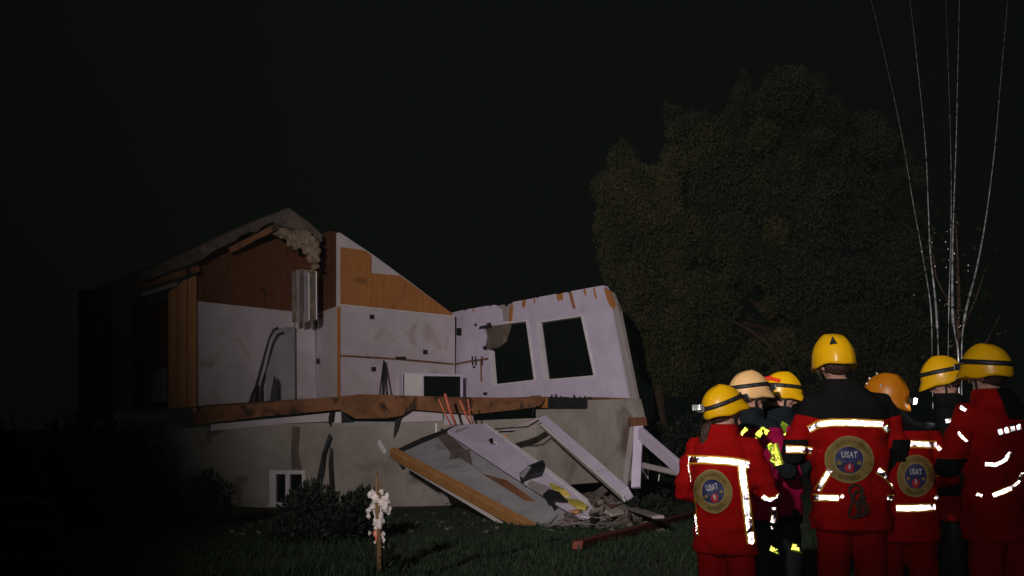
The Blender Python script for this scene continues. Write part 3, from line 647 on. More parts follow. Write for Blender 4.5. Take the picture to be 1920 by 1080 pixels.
def big_tree():
    base = U(1450, 800, 34); base.z = ground_z(base.x, base.y)
    T = thing('large_tree', base, 'huge dim olive-brown tree with feathery crown behind the house', 'tree')
    poly = [(1165, 275), (1185, 300), (1215, 330), (1260, 250), (1250, 195), (1300, 215), (1370, 200), (1395, 140), (1440, 160), (1480, 130), (1545, 140), (1570, 185), (1640, 215), (1690, 260), (1730, 330), (1745, 430), (1735, 560), (1745, 680), (1700, 740), (1500, 760), (1330, 740), (1220, 720), (1200, 680), (1190, 620), (1165, 560), (1140, 520), (1140, 470), (1125, 430), (1130, 380), (1122, 335), (1150, 330)]
    def fill(poly, count, dd, spread, spikes):
        cs = []; rs = []; xs = [p[0] for p in poly]; ys = [p[1] for p in poly]
        while len(cs) < count:
            x, y = random.uniform(min(xs), max(xs)), random.uniform(min(ys), max(ys))
            if not inside(x, y, poly): continue
            r = random.uniform(.35, .8)
            if not (inside(x - r * 45, y, poly) and inside(x + r * 45, y, poly) and inside(x, y - r * 45, poly)): r = random.uniform(.2, .32)
            cs.append(U(x, y, dd + random.uniform(-spread, spread))); rs.append(r)
        mx, my = sum(xs) / len(xs), sum(ys) / len(ys)
        for (x, y) in spikes:                                       # feathery twig ends along the outline
            for j in range(4):
                cs.append(U(x + (mx - x) * .06 * j, y + (my - y) * .06 * j, dd + random.uniform(-.5, .5))); rs.append(.10 + .11 * j)
        return cs, rs
    cs, rs = fill(poly, 230, 34.2, 2.0, poly[3:19])
    V, Q = leaf_cloud(240000, cs, rs, .10, outward=.25, asp=.34, spread=1.1)
    me = npmesh('crown', V, Q, 'leafA'); link('crown', me, T)
    b2 = U(1240, 800, 33.4); b2.z = ground_z(b2.x, b2.y)
    T2 = thing('tree_lit_side', b2, 'pointed left side of the large tree, its light painted in paler olive leaves', 'tree')  # added crown, lighter leaves stand in for light from the left
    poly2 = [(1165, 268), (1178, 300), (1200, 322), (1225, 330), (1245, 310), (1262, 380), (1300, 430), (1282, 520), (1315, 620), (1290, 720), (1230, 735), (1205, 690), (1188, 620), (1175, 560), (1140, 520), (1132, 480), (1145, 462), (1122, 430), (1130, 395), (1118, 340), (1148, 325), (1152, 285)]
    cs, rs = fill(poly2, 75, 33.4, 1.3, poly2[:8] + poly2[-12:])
    for i in range(60):                                            # paler lumps fade the painted lit side into the larger crown
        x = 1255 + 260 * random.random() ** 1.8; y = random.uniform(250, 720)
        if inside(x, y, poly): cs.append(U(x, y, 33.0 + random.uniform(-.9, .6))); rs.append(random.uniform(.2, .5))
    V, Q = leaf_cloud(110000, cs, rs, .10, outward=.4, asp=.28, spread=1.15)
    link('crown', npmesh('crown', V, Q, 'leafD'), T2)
    tube('trunk', [b2 - Vector((0, 0, .2)), b2 + Vector((0, 0, 2)), b2 + Vector((-.2, 0, 4.5)), b2 + Vector((-.7, 0, 7.2))], [.25, .19, .12, .03], 'bark', T2, 8)
    base = base + Vector((.6, 2.0, 0))
    tube('trunk', [base - Vector((0, 0, .2)), base + Vector((.1, 0, 1.5)), base + Vector((-.1, .1, 3.5)), base + Vector((.2, 0, 6)), base + Vector((.1, 0, 8.5))], [.34, .28, .22, .15, .05], 'bark', T, 10)
    for (q, r) in ((((1470, 690), (1440, 645), (1400, 615), (1370, 600)), .09), (((1450, 600), (1340, 500), (1240, 440)), .12), (((1455, 560), (1560, 430), (1640, 330)), .12), (((1455, 500), (1440, 330), (1470, 200)), .10), (((1450, 660), (1560, 600), (1680, 560)), .1), (((1450, 620), (1300, 580), (1200, 600)), .1)):
        d0 = 31.2 if q[0] == (1470, 690) else 35.5
        tube('limb', [U(x, y, d0) for x, y in q], [r, r * .8, r * .55, r * .3][:len(q)], 'bark', T, 7)
big_tree()
def shrub(nm, px, py, d, rx, rz, n, m, lb, size=.10, asp=.45, cnt=16):
    base = U(px, py, d); base.z = ground_z(base.x, base.y)
    T = thing(nm, base, lb, 'shrub', 'dark shrubs round the house')
    cs = []; rs = []
    for i in range(cnt):
        a = random.uniform(0, 6.28); k = random.random() ** .5
        cs.append(base + Vector((rx * .75 * k * math.cos(a), rx * .7 * k * math.sin(a), rz * random.uniform(.15, .85) * (1.05 - .45 * k)))); rs.append(random.uniform(.28, .5) * min(rx, rz) * .8)
    V, Q = leaf_cloud(n, cs, rs, size, asp=asp); link('crown', npmesh('crown', V, Q, m), T)
    for i in range(5):
        a = i * 1.3; tube('stem', [base, base + Vector((.3 * rx * math.cos(a), .3 * rx * math.sin(a), rz * .5)), base + Vector((.5 * rx * math.cos(a), .5 * rx * math.sin(a), rz * .85))], [.03, .02, .008], 'bark', T, 5)
shrub('garden_shrub', 612, 1010, 15.5, .85, .80, 9000, 'leafB', 'dark green rounded shrub before the basement window', .09)
shrub('garden_shrub', 300, 950, 19.5, 2.0, 1.15, 9000, 'leafB', 'wide black-green shrub below the dark left rooms', .12)
shrub('garden_shrub', 90, 900, 25.0, 3.0, 2.6, 9000, 'leafB', 'tall dark shrub left of the house corner', .14)
shrub('garden_shrub', 1270, 820, 29, 2.2, 2.6, 9000, 'leafB', 'dark shrub between the leaning wall and the big tree', .13)
shrub('garden_shrub', 1215, 985, 21.0, .75, .45, 4000, 'leafB', 'low weeds at the right end of the rubble heap', .09)

def young_tree():
    base = U(1795, 800, 17.5); base.z = ground_z(base.x, base.y)
    T = thing('young_tree', base, 'slim dark young tree with glinting wet leaves behind the crew', 'tree')
    cs = []; rs = []
    for i in range(26):
        cs.append(U(random.gauss(1795, 38), random.uniform(400, 720), 17.5 + random.uniform(-.6, .6))); rs.append(random.uniform(.15, .34))
    V, Q = leaf_cloud(900, cs, rs, .08, asp=.35, droop=.6); link('crown', npmesh('crown', V, Q, 'leafC'), T)
    V = []; Fc = []
    for i in range(34):
        c = U(random.gauss(1772, 26), random.choice((random.uniform(415, 480), random.uniform(480, 690))), 17.3 + random.uniform(-.5, .3)); v, f = ball(c, (random.uniform(.006, .014), .008, random.uniform(.008, .022)), 8, 6)
        k = len(V); V += v; Fc += [tuple(j + k for j in q) for q in f]
    meta(link('glint_beads', mesh('glint_beads', V, Fc, 'steel', True), T), kind='stuff')  # mirror beads added to make the glints of the wet leaves
    tube('trunk', [base, U(1792, 700, 17.5), U(1798, 560, 17.5), U(1792, 400, 17.5)], [.06, .045, .03, .01], 'bark', T, 7)
    for q in (((1796, 640), (1830, 560), (1850, 500)), ((1796, 600), (1755, 520), (1745, 440)), ((1795, 690), (1850, 640), (1875, 590))):
        tube('limb', [U(x, y, 17.5) for x, y in q], [.025, .016, .008], 'bark', T, 5)
young_tree()

# stake wrapped in torn white plastic
sb = G(712, 1075)
SD = sb.y
S = thing('wrapped_stake', sb, 'thin brown stake wrapped in torn white plastic on the front lawn', 'stake')
tube('stake', [sb - Vector((0, 0, .15)), U(711, 1000, SD), U(707, 950, SD), U(706, 885, SD)], [.03, .026, .022, .012], 'twig', S, 6)
tube('twig', [U(709, 960, SD), U(714, 910, SD), U(716, 888, SD)], [.012, .009, .004], 'twig', S, 5)
b = []
for (x, y, r) in ((690, 926, .022), (697, 925, .028), (703, 928, .03), (704, 938, .03), (699, 950, .035), (693, 958, .03), (691, 970, .022), (716, 922, .03), (722, 930, .032), (726, 942, .03), (722, 950, .04), (714, 944, .045), (731, 954, .025), (728, 960, .02), (708, 962, .04), (714, 968, .032), (704, 978, .035), (712, 985, .035), (718, 976, .02), (706, 992, .025), (703, 1005, .02), (716, 1002, .028), (719, 1014, .02), (704, 1016, .015), (710, 1024, .02), (718, 1024, .015), (692, 1000, .015), (712, 1036, .015)):
    b.append((U(x, y, SD + random.uniform(-.03, .03)), (r, r * .8, r * 1.25)))
lumps('plastic_wrap', b, .011, 'plastic', S, .022, 16)
b = [(U(x, y, SD + .01), (.02, .02, .04)) for x, y in ((704, 1000), (705, 1010), (710, 998), (694, 1018), (718, 1070), (716, 1046))]
lumps('red_tatter', b[:3], .01, 'rope', S, .015, 14)
shrub('garden_shrub', 715, 1079, SD + .1, .16, .36, 700, 'leafB', 'tuft of weeds round the foot of the wrapped stake', .07, .25, 6)

# ================================================================== FALLEN CABLES BEHIND THE CREW
def wire_pt(px, py): return U(px, py, 10.3 + max(0, 640 - py) / 690 * 15)
W = [([(1500, -600), (1560, -260), (1600, -120), (1633, 0), (1662, 120), (1690, 250), (1712, 380), (1730, 480), (1745, 577), (1748, 700), (1752, 900)], .006, 'thin cable leftmost of the cables hanging behind the crew'),
     ([(1600, -600), (1668, -260), (1690, -100), (1706, 0), (1722, 140), (1735, 270), (1741, 400), (1744, 470), (1755, 577), (1760, 700), (1760, 900)], .011, 'cable second from the left among the hanging cables'),
     ([(1755, -600), (1764, -260), (1770, -100), (1774, 20), (1779, 160), (1783, 300), (1783, 440), (1779, 580), (1775, 900)], .005, 'faint thin cable close left of the bright one'),
     ([(1806, -600), (1803, -260), (1801, -100), (1799, 0), (1796, 120), (1793, 260), (1788, 400), (1786, 480), (1786, 580), (1791, 630), (1797, 672), (1800, 900)], .016, 'bright thick cable hanging nearly upright behind the crew'),
     ([(1960, -600), (1920, -260), (1902, -100), (1890, 0), (1878, 130), (1866, 270), (1850, 400), (1832, 500), (1808, 600), (1803, 700), (1806, 900)], .013, 'curved cable rightmost of the hanging cables')]
for (q, r, lb) in W:
    pts = [wire_pt(x, y) for x, y in q]; fine = []
    for i in range(len(pts) - 1):
        p0 = pts[max(i - 1, 0)]; p1 = pts[i]; p2 = pts[i + 1]; p3 = pts[min(i + 2, len(pts) - 1)]
        for t in np.linspace(0, 1, 7)[:-1]:
            fine.append(.5 * ((2 * p1) + (p2 - p0) * t + (2 * p0 - 5 * p1 + 4 * p2 - p3) * t * t + (3 * p1 - p0 - 3 * p2 + p3) * t ** 3))
    fine.append(pts[-1])
    nn = len(fine); o = tube('hanging_cable', fine, [r * (.18 + .95 * min(1, i / nn * 1.25) ** 2) * (1 if fine[i].z > 2.35 else .4) for i in range(nn)], 'wire', base=True, n=6); meta(o, lb, 'cable', 'cables hanging behind the crew')

# ================================================================== THE RESCUE CREW
def smooth(t): t = min(max(t, 0), 1); return t * t * (3 - 2 * t)
def rings(L, n=20, pw=2.4):
    """stack of flattened rings (z, cx, cy, rx, ry)"""
    V = []; Fc = []
    for (z, cx, cy, rx, ry) in L:
        for k in range(n):
            a = 2 * math.pi * k / n; c, s = math.cos(a), math.sin(a)
            V.append(Vector((cx + rx * math.copysign(abs(c) ** (2 / pw), c), cy + ry * math.copysign(abs(s) ** (2 / pw), s), z)))
    for i in range(len(L) - 1):
        for k in range(n):
            k2 = (k + 1) % n; Fc.append((i * n + k, i * n + k2, (i + 1) * n + k2, (i + 1) * n + k))
    Fc.append(tuple(range(n))[::-1]); Fc.append(tuple(range((len(L) - 1) * n, len(L) * n)))
    return V, Fc
def lerp(a, b, t): return a + (b - a) * t

def hand_parts(wr, el, side):
    d = (wr - el).normalized(); up = Vector((0, 0, 1)); s = d.cross(up)
    s = s.normalized() if s.length > .05 else Vector((1, 0, 0)); n = s.cross(d)
    out = [tube_arrays([wr - d * .03, wr + d * .02, wr + d * .06, wr + d * .095], [(.026, .022), (.036, .018), (.042, .017), (.040, .015)], 12, ref=s)]
    for i, ln in enumerate((.072, .080, .075, .058)):
        b = wr + d * .09 + s * (.031 - .0207 * i); k = d * .8 - n * .5; e = d * .3 - n * .9
        out.append(tube_arrays([b - d * .02, b + d * ln * .4, b + d * ln * .4 + k.normalized() * ln * .35, b + d * ln * .4 + k.normalized() * ln * .35 + e.normalized() * ln * .25], [.0095, .009, .0082, .0065], 8))
    b = wr + d * .03 + s * (.034 * side); t = (d * .7 + s * side * .6 - n * .35).normalized()
    out.append(tube_arrays([b, b + t * .035, b + t * .06 + d * .004], [.0125, .011, .008], 8))
    return out

def head_parts(Mh):
    """head in its own frame: +y the face, origin at the middle of the skull"""
    V, Fc = ball((0, 0, 0), (.076, .097, .118), 24, 18)
    for v in V:
        if v.z < 0 and v.y > -.02: v.x *= 1 - .30 * min(1, -v.z / .118); v.y += .012 * min(1, -v.z / .118)
        if v.z < -.02 and v.y < 0: v.y *= .78
    ps = [(V, Fc), tube_arrays([(0, .088, .015), (0, .104, -.012), (0, .116, -.030), (0, .098, -.040)], [.008, .011, .015, .010], 10), ball((0, .090, -.068), (.024, .012, .008), 10, 6), ball((0, .088, -.098), (.022, .018, .016), 10, 6),
          ball((0, .086, .024), (.052, .014, .010), 12, 6), ball((.038, .076, -.022), (.020, .014, .018), 10, 6), ball((-.038, .076, -.022), (.020, .014, .018), 10, 6)]
    for s in (-1, 1): ps.append(ball((s * .078, -.006, -.012), (.011, .022, .032), 10, 8))
    return [([Mh @ Vector(v) for v in a], f) for a, f in ps]

HA, HB, HC = .117, .144, .152
def dome(ph, th, grow=0.0):
    a, b, c = HA + grow, HB + grow, HC + grow
    x = a * math.sin(th) * math.cos(ph); y = b * math.sin(th) * math.sin(ph); z = c * math.cos(th)
    z *= 1.0 + .05 * math.cos(ph) ** 2
    if y > 0: y *= 1.03
    return Vector((x, y - .004, z))
def helmet(parent, Mh, shell, opt):
    """climbing-style helmet: shell with short peak, strap round it, lamps"""
    nph, nth = 56, 18; V = []; Fc = []
    for i in range(nth + 1):
        for k in range(nph):
            ph = 2 * math.pi * k / nph; fr = math.sin(ph)          # 1 at the front
            thm = math.radians(96 + 20 * max(0, -fr) ** 1.5 + 12 * abs(math.cos(ph)) ** 6 - 4 * max(0, fr))
            th = thm * i / nth; p = dome(ph, th)
            ridge = .004 * max(0, 1 - abs(abs(p.x) - .045) / .018) * (1 if i > 1 else 0)
            p *= 1 + ridge * 6
            if fr > .35 and i >= nth - 3:                           # the peak
                e = (i - (nth - 3)) / 3; wgt = smooth((fr - .35) / .5); p.y += .042 * e * wgt; p.z -= .010 * e * wgt
            elif i == nth: p.x *= 1.03; p.y *= 1.02
            V.append(p)
    for i in range(nth):
        for k in range(nph):
            k2 = (k + 1) % nph; Fc.append((i * nph + k, (i + 1) * nph + k, (i + 1) * nph + k2, i * nph + k2))
    me = mesh('helmet', [Mh @ v for v in V], Fc, shell, True)
    h = link('helmet', me, parent); sm = h.modifiers.new('thick', 'SOLIDIFY'); sm.thickness = .007; sm.offset = -1
    def band(name, f, m, wd=.022, g=.006, n=64, th=.004):
        Vb = []; Fb = []
        for k in range(n + 1):
            ph, t0 = f(k / n)
            for e in (-.5, .5):
                Vb.append(Mh @ dome(ph, t0 + e * wd / .125, g))
        for k in range(n): Fb.append((2 * k, 2 * k + 1, 2 * k + 3, 2 * k + 2))
        o = link(name, mesh(name, Vb, Fb, m, True), h); s = o.modifiers.new('thick', 'SOLIDIFY'); s.thickness = th; s.offset = 1; return o
    if opt.get('strap', 1): band('strap', lambda t: (2 * math.pi * t, math.radians(74 + 14 * -math.sin(2 * math.pi * t))), 'black')
    def bump_box(name, ph, thd, sx, sy, sz, m, g=.016):
        c = dome(ph, math.radians(thd), g); n = dome(ph, math.radians(thd), .2) - c; n.normalize()
        R = n.to_track_quat('Y', 'Z').to_matrix().to_4x4()
        o = link(name, box_mesh(name, sx, sy, sz, m, .005), h, Mh @ Matrix.Translation(c) @ R); return o
    fr = math.pi / 2; bk = -math.pi / 2
    if opt.get('lamp'): bump_box('headlamp', fr, 72, .055, .035, .038, 'black', .022); bump_box('lamp_lens', fr, 72, .046, .010, .036, 'lit' if opt['lamp'] == 'lit' else 'clear', .042)
    if opt.get('lamp') == 'lit':
        hl = bpy.data.lights.new('headlamp_light', 'SPOT'); ho = bpy.data.objects.new('headlamp_light', hl); COL.objects.link(ho)
        hl.energy = 14; hl.color = (.62, .85, 1); hl.spot_size = math.radians(95); hl.spot_blend = .8; hl.shadow_soft_size = .02
        c = Mh @ dome(fr, math.radians(72), .055); d = (Mh @ dome(fr, math.radians(80), .4)) - c
        ho.location = c; ho.rotation_euler = d.to_track_quat('-Z', 'Y').to_euler()
    if opt.get('battery'):
        bump_box('battery_box', bk, 86, .075, .035, .05, 'metal', .022)
        for dx in (-.28, 0.02, .3): bump_box('battery_cell', bk + dx, 84, .016, .03, .04, 'clear', .050)
    if opt.get('redlamp'):
        for j in range(6): bump_box('tail_light', -1.45 + .2 * j, 68 + 4 * (j < 2), .03, .012, .026 + .012 * (j < 3), 'redlight', .012)
    if opt.get('vent'):
        for ph in opt['vent']:
            tri = [dome(ph + a, math.radians(t), .012) for a, t in ((-.17, 72), (.17, 72), (.03, 50))]
            link('vent', mesh('vent', [Mh @ v for v in tri], [(0, 1, 2)], 'black'), h)
    for ph, thd in opt.get('studs', ()):
        c = Mh @ dome(ph, math.radians(thd), .006); V2, F2_ = ball(c, .009, 10, 6); link('stud', mesh('stud', V2, F2_, 'clear', True), h)
    for s in (-1, 1):   # chin strap
        pts = [Mh @ Vector(p) for p in ((s * .108, .02, -.02), (s * .088, .028, -.07), (s * .060, .050, -.125), (0, .072, -.142 + .0))]
        V3, F3 = tube_arrays(pts, [(.007, .0025)] * 4, 6); link('chin_strap', mesh('chin_strap', V3, F3, 'black', True), h)
    return h

def person(label, hpx, hpy, hd, yaw, hyaw=0, hpitch=0, lean=0, H0=1.78, armL=None, armR=None, shell='helY', jmat='red', tmat='redtrousers', panel=None, opt={}, bulk=1.0, hair=None, hx=0.0):
    """figure in its own frame: faces +y; yaw turns it (0 = back to the viewer)"""
    s = H0 / 1.78; yw = math.radians(yaw)
    hip = Vector((0, 0, .95)); lr = math.radians(lean)
    def bend(p):
        p = Vector(p); k = lr * smooth((p.z - .90) / .42)
        return hip + Matrix.Rotation(-k, 3, 'X') @ (p - hip)
    # arms
    defL = ((-.295, .02, 1.14), (-.12, .27, 1.13)); defR = ((.295, .02, 1.14), (.12, .27, 1.13))
    aL = [Vector(v) for v in (armL or defL)]; aR = [Vector(v) for v in (armR or defR)]
    sh = .185
    def arm(e, wv, sd, extra):
        S0 = Vector((sd * sh, 0, 1.43)); a = Vector((sd * .09, 0, 1.445))
        r0 = .060 + extra
        return tube_arrays([a, S0, lerp(S0, e, .35), lerp(S0, e, .8), e, lerp(e, wv, .25), lerp(e, wv, .7), wv], [r0 * .85, r0 * 1.08, r0, r0 * .93, r0 * .92, r0 * .90, r0 * .80, r0 * .70], 14)
    # ---- body
    ps = [rings([(.84, 0, 0, .15, .105), (.95, 0, 0, .165, .11), (1.08, 0, .005, .145, .10), (1.22, 0, 0, .16, .105), (1.36, 0, -.005, .172, .11), (1.44, 0, -.01, .15, .09), (1.49, hx * .3, -.008, .075, .065), (1.58, hx * .85, .012, .055, .058)])]
    for sd, (e, wv) in ((-1, aL), (1, aR)):
        ps.append(arm(e, wv, sd, -.018)); ps += hand_parts(wv, e, -sd)
        ps.append(tube_arrays([(sd * .085, 0, .93), (sd * .095, .01, .72), (sd * .10, .012, .50), (sd * .10, -.008, .30), (sd * .10, -.01, .09)], [.085, .075, .055, .052, .038], 12))
        ps.append(tube_arrays([(sd * .10, -.05, .05), (sd * .105, .05, .05), (sd * .11, .14, .035)], [(.04, .04), (.042, .035), (.035, .022)], 10))
    ps = [([bend(v) for v in V], f) for V, f in ps]
    neck = bend((hx, .015, 1.60)); up = bend((hx, .015, 1.7)) - neck
    Mh = Matrix.Translation(neck + up.normalized() * .065) @ Euler((-math.radians(hpitch), 0, 0)).to_matrix().to_4x4()
    Mh = Matrix.Translation(neck + up.normalized() * .065) @ Matrix.Rotation(math.radians(hyaw), 4, 'Z') @ Matrix.Rotation(-math.radians(hpitch), 4, 'X')
    ps += head_parts(Mh)
    body = remesh(*join(ps), .0085, 2)
    # ---- jacket
    e1 = .022 * bulk
    js = [rings([(.74, 0, .0, .190 + e1, .135 + e1), (.80, 0, .0, .188 + e1, .135 + e1), (.95, 0, 0, .182 + e1, .128 + e1), (1.08, 0, .0, .172 + e1, .122 + e1), (1.22, 0, 0, .18 + e1, .125 + e1), (1.36, 0, -.008, .188 + e1, .124 + e1), (1.43, 0, -.014, .168 + e1, .104 + e1), (1.49, hx * .35, -.012, .105 + e1, .078 + e1), (1.575, hx * .8, .004, .070 + e1, .068 + e1)], 28)]
    for sd, (e, wv) in ((-1, aL), (1, aR)): js.append(arm(e, wv, sd, .010 * bulk))
    js = [([bend(v) for v in V], f) for V, f in js]
    jk = remesh(*join(js), .013, 3)
    # ---- trousers
    ts = [rings([(.97, 0, 0, .165, .115), (.88, 0, 0, .185, .13), (.80, 0, 0, .185, .125)], 20)]
    for sd in (-1, 1): ts.append(tube_arrays([(sd * .09, 0, .86), (sd * .10, .01, .68), (sd * .105, .015, .48), (sd * .105, .0, .30), (sd * .105, -.005, .12)], [.105, .100, .088, .085, .083], 14))
    tr_ = remesh(*join([([bend(v) for v in V], f) for V, f in ts]), .016, 3)
    # where to stand: head helmet centre at the measured spot
    tgt = U(hpx, hpy, hd); hc = Mh @ Vector((0, .01, .045))
    s = None
    R = Matrix.Rotation(yw, 4, 'Z'); off_ = R @ hc
    gz = ground_z(tgt.x, tgt.y); s = (tgt.z - gz) / hc.z
    loc = Vector((tgt.x - off_.x * s, tgt.y - off_.y * s, gz)); X = Matrix.Translation(loc) @ R @ Matrix.Scale(s, 4)
    T = thing('person', loc, label, 'person', 'rescue crew in helmets')
    body.transform(X); body.materials.append(M['skin']); body.polygons.foreach_set('use_smooth', [True] * len(body.polygons)); link('body', body, T)
    # folds in the cloth, panel attribute
    a = coords(jk); pan = np.full(len(a), -1.0)
    for i in range(len(a)):
        v = Vector(a[i]); k = noise.noise(Vector((v.x * 5, v.y * 5, v.z * 13 + hpx))) * .026 + noise.noise(Vector((v.x * 16 + hpx, v.y * 16, v.z * 9))) * .008 + noise.noise(Vector((v.x * 30, v.y * 30 + hpx, v.z * 42))) * .004
        c = Vector((0, 0, v.z)) if abs(v.x) < .22 else Vector((math.copysign(.24, v.x), 0, v.z)); d = v - c
        if d.length > 1e-4: a[i] += np.array(d.normalized()) * k
        if panel: pan[i] = panel(v)
    setco(jk, a); at = jk.attributes.new('panel', 'FLOAT', 'POINT'); at.data.foreach_set('value', pan)
    jk.transform(X); jk.materials.append(M[jmat]); jk.polygons.foreach_set('use_smooth', [True] * len(jk.polygons)); J = link('jacket', jk, T)
    a = coords(tr_)
    for i in range(len(a)):
        v = Vector(a[i]); c = Vector((math.copysign(.1, v.x), 0, v.z)); d = v - c
        if d.length > 1e-4: a[i] += np.array(d.normalized()) * (noise.noise(Vector((v.x * 5, v.y * 5, v.z * 10 + hpx))) * .014)
    setco(tr_, a); tr_.transform(X); tr_.materials.append(M[tmat]); tr_.polygons.foreach_set('use_smooth', [True] * len(tr_.polygons)); link('trousers', tr_, T)
    for sd in (-1, 1):
        V, Fc = join([tube_arrays([(sd * .105, -.075, .045), (sd * .105, .0, .055), (sd * .11, .09, .05), (sd * .115, .175, .038)], [(.035, .04), (.048, .055), (.052, .045), (.038, .028)], 12), tube_arrays([(sd * .105, -.01, .05), (sd * .105, -.008, .24)], [.055, .062], 12)])
        bt = remesh(V, Fc, .012, 2); bt.transform(X); bt.materials.append(M['boot']); link('boot', bt, T)
        V, Fc = ball(Mh @ Vector((sd * .031, .086, .004)), .0115, 10, 6); link('eye', mesh('eye', [X @ v for v in V], Fc, 'eye', True), T)
    helmet(T, X @ Mh @ Matrix.Translation((0, .004, .018)) @ Matrix.Rotation(math.radians(-4), 4, 'X'), shell, opt)
    if hair: hair(T, X, Mh)
    bvh = BVHTree.FromPolygons([v.co.copy() for v in jk.vertices], [tuple(p.vertices) for p in jk.polygons])
    tb = BVHTree.FromPolygons([v.co.copy() for v in tr_.vertices], [tuple(p.vertices) for p in tr_.polygons])
    return dict(T=T, J=J, bvh=bvh, tb=tb, X=X, Mh=Mh)

def cast(bvh, x, y, up=.006):
    r = ray(x, y).normalized(); h = bvh.ray_cast(CAM, r)
    if h[0] is None: return None
    n = h[1] if h[1].dot(r) < 0 else -h[1]
    return h[0] + n * up - r * .002
def tape(P_, path, wpx, mats=('tapeY', 'tape'), edge=.5, bvh='bvh', name='reflective_strip', up=.007):
    """band of prismatic tape sewn on the cloth along a measured path: a field of tiny three-sided prisms
    (they send light back where it came from) between two plain woven edges"""
    pts = [Vector((x, y)) for x, y in path]; cum = [0.0]
    for a, b in zip(pts, pts[1:]): cum.append(cum[-1] + (b - a).length)
    L = cum[-1]
    def along(t):
        t = min(max(t, 0), L)
        for i in range(len(pts) - 1):
            if t <= cum[i + 1] or i == len(pts) - 2: return pts[i].lerp(pts[i + 1], (t - cum[i]) / max(cum[i + 1] - cum[i], 1e-6))
    def at(t, k, lift):
        p = along(t); d = along(t + 5) - along(t - 5); d.normalize(); return cast(P_[bvh], *(p + Vector((-d.y, d.x)) * k), lift)
    V = []; Fc = []; idx = []
    n = max(2, int(L / 3.5))                                       # woven edges
    for k0, k1 in ((-.5 - edge * .5, -.47), (.47, .5 + edge * .5)):
        g = [[at(L * i / n, wpx * k, .005) for k in (k0, k1)] for i in range(n + 1)]
        for i in range(n):
            q = [g[i][0], g[i][1], g[i + 1][1], g[i + 1][0]]
            if any(v is None for v in q) or max((a - b).length for a in q for b in q) > .06: continue
            k = len(V); V += q; Fc.append((k, k + 1, k + 2, k + 3)); idx.append(0)
    mpp = .0033; rows = max(1, round(wpx * mpp / .0048)); hpx = wpx / rows; apx = hpx * 2 / math.sqrt(3)   # prism rows
    cols = max(1, int(L / apx)); cache = {}
    def node(i, j):
        if (i, j) not in cache:
            t = min(max((i + .5 * (j % 2)) * apx, 0), L); cache[(i, j)] = at(t, -wpx / 2 + j * hpx, up)
        return cache[(i, j)]
    for j in range(rows):
        for i in range(cols + 1):
            if j % 2 == 0: tri = ((node(i, j), node(i + 1, j), node(i, j + 1)), (node(i + 1, j), node(i + 1, j + 1), node(i, j + 1)))
            else: tri = ((node(i, j), node(i + 1, j), node(i + 1, j + 1)), (node(i, j), node(i + 1, j + 1), node(i, j + 1)))
            for t in tri:
                if any(v is None for v in t): continue
                e = [(t[0] - t[1]).length, (t[1] - t[2]).length, (t[2] - t[0]).length]
                if max(e) > .035 or min(e) < 1e-4: continue
                nn = (t[1] - t[0]).cross(t[2] - t[0]).normalized()
                if nn.dot(CAM - t[0]) < 0: nn = -nn
                c2, a2, b2 = e[0] ** 2, e[1] ** 2, e[2] ** 2             # apex that makes the three walls meet at right angles
                x2 = (b2 + c2 - a2) / 2; y2 = (a2 + c2 - b2) / 2; z2 = (a2 + b2 - c2) / 2
                if min(x2, y2, z2) < 1e-8: continue
                ex = (t[1] - t[0]).normalized(); ey = nn.cross(ex); ex_ = (x2 - y2 + c2) / (2 * e[0])
                cx_, cy_ = (t[2] - t[0]).dot(ex), (t[2] - t[0]).dot(ey)
                ey_ = (x2 - z2 + cx_ ** 2 + cy_ ** 2 - 2 * ex_ * cx_) / (2 * cy_); h2 = x2 - ex_ ** 2 - ey_ ** 2
                if h2 < 0: continue
                ap = t[0] + ex * ex_ + ey * ey_ - nn * math.sqrt(h2)
                k = len(V); V += [t[0], t[1], t[2], ap]; Fc += [(k, k + 1, k + 3), (k + 1, k + 2, k + 3), (k + 2, k, k + 3)]; idx += [1, 1, 1]
    if not Fc: return None
    return link(name, mesh(name, V, Fc, list(mats), False, idx), P_['J'])
def text_mesh(txt):
    c = bpy.data.curves.new('t', 'FONT'); c.body = txt; c.align_x = 'CENTER'; c.align_y = 'CENTER'; c.size = 1; c.offset = .025; c.space_character = 1.1
    o = bpy.data.objects.new('t', c); COL.objects.link(o); dg = bpy.context.evaluated_depsgraph_get()
    me = bpy.data.meshes.new_from_object(o.evaluated_get(dg)); V = [v.co.copy() for v in me.vertices]; Fc = [tuple(p.vertices) for p in me.polygons]
    bpy.data.objects.remove(o); bpy.data.meshes.remove(me); return V, Fc
TXT = text_mesh('USAT')
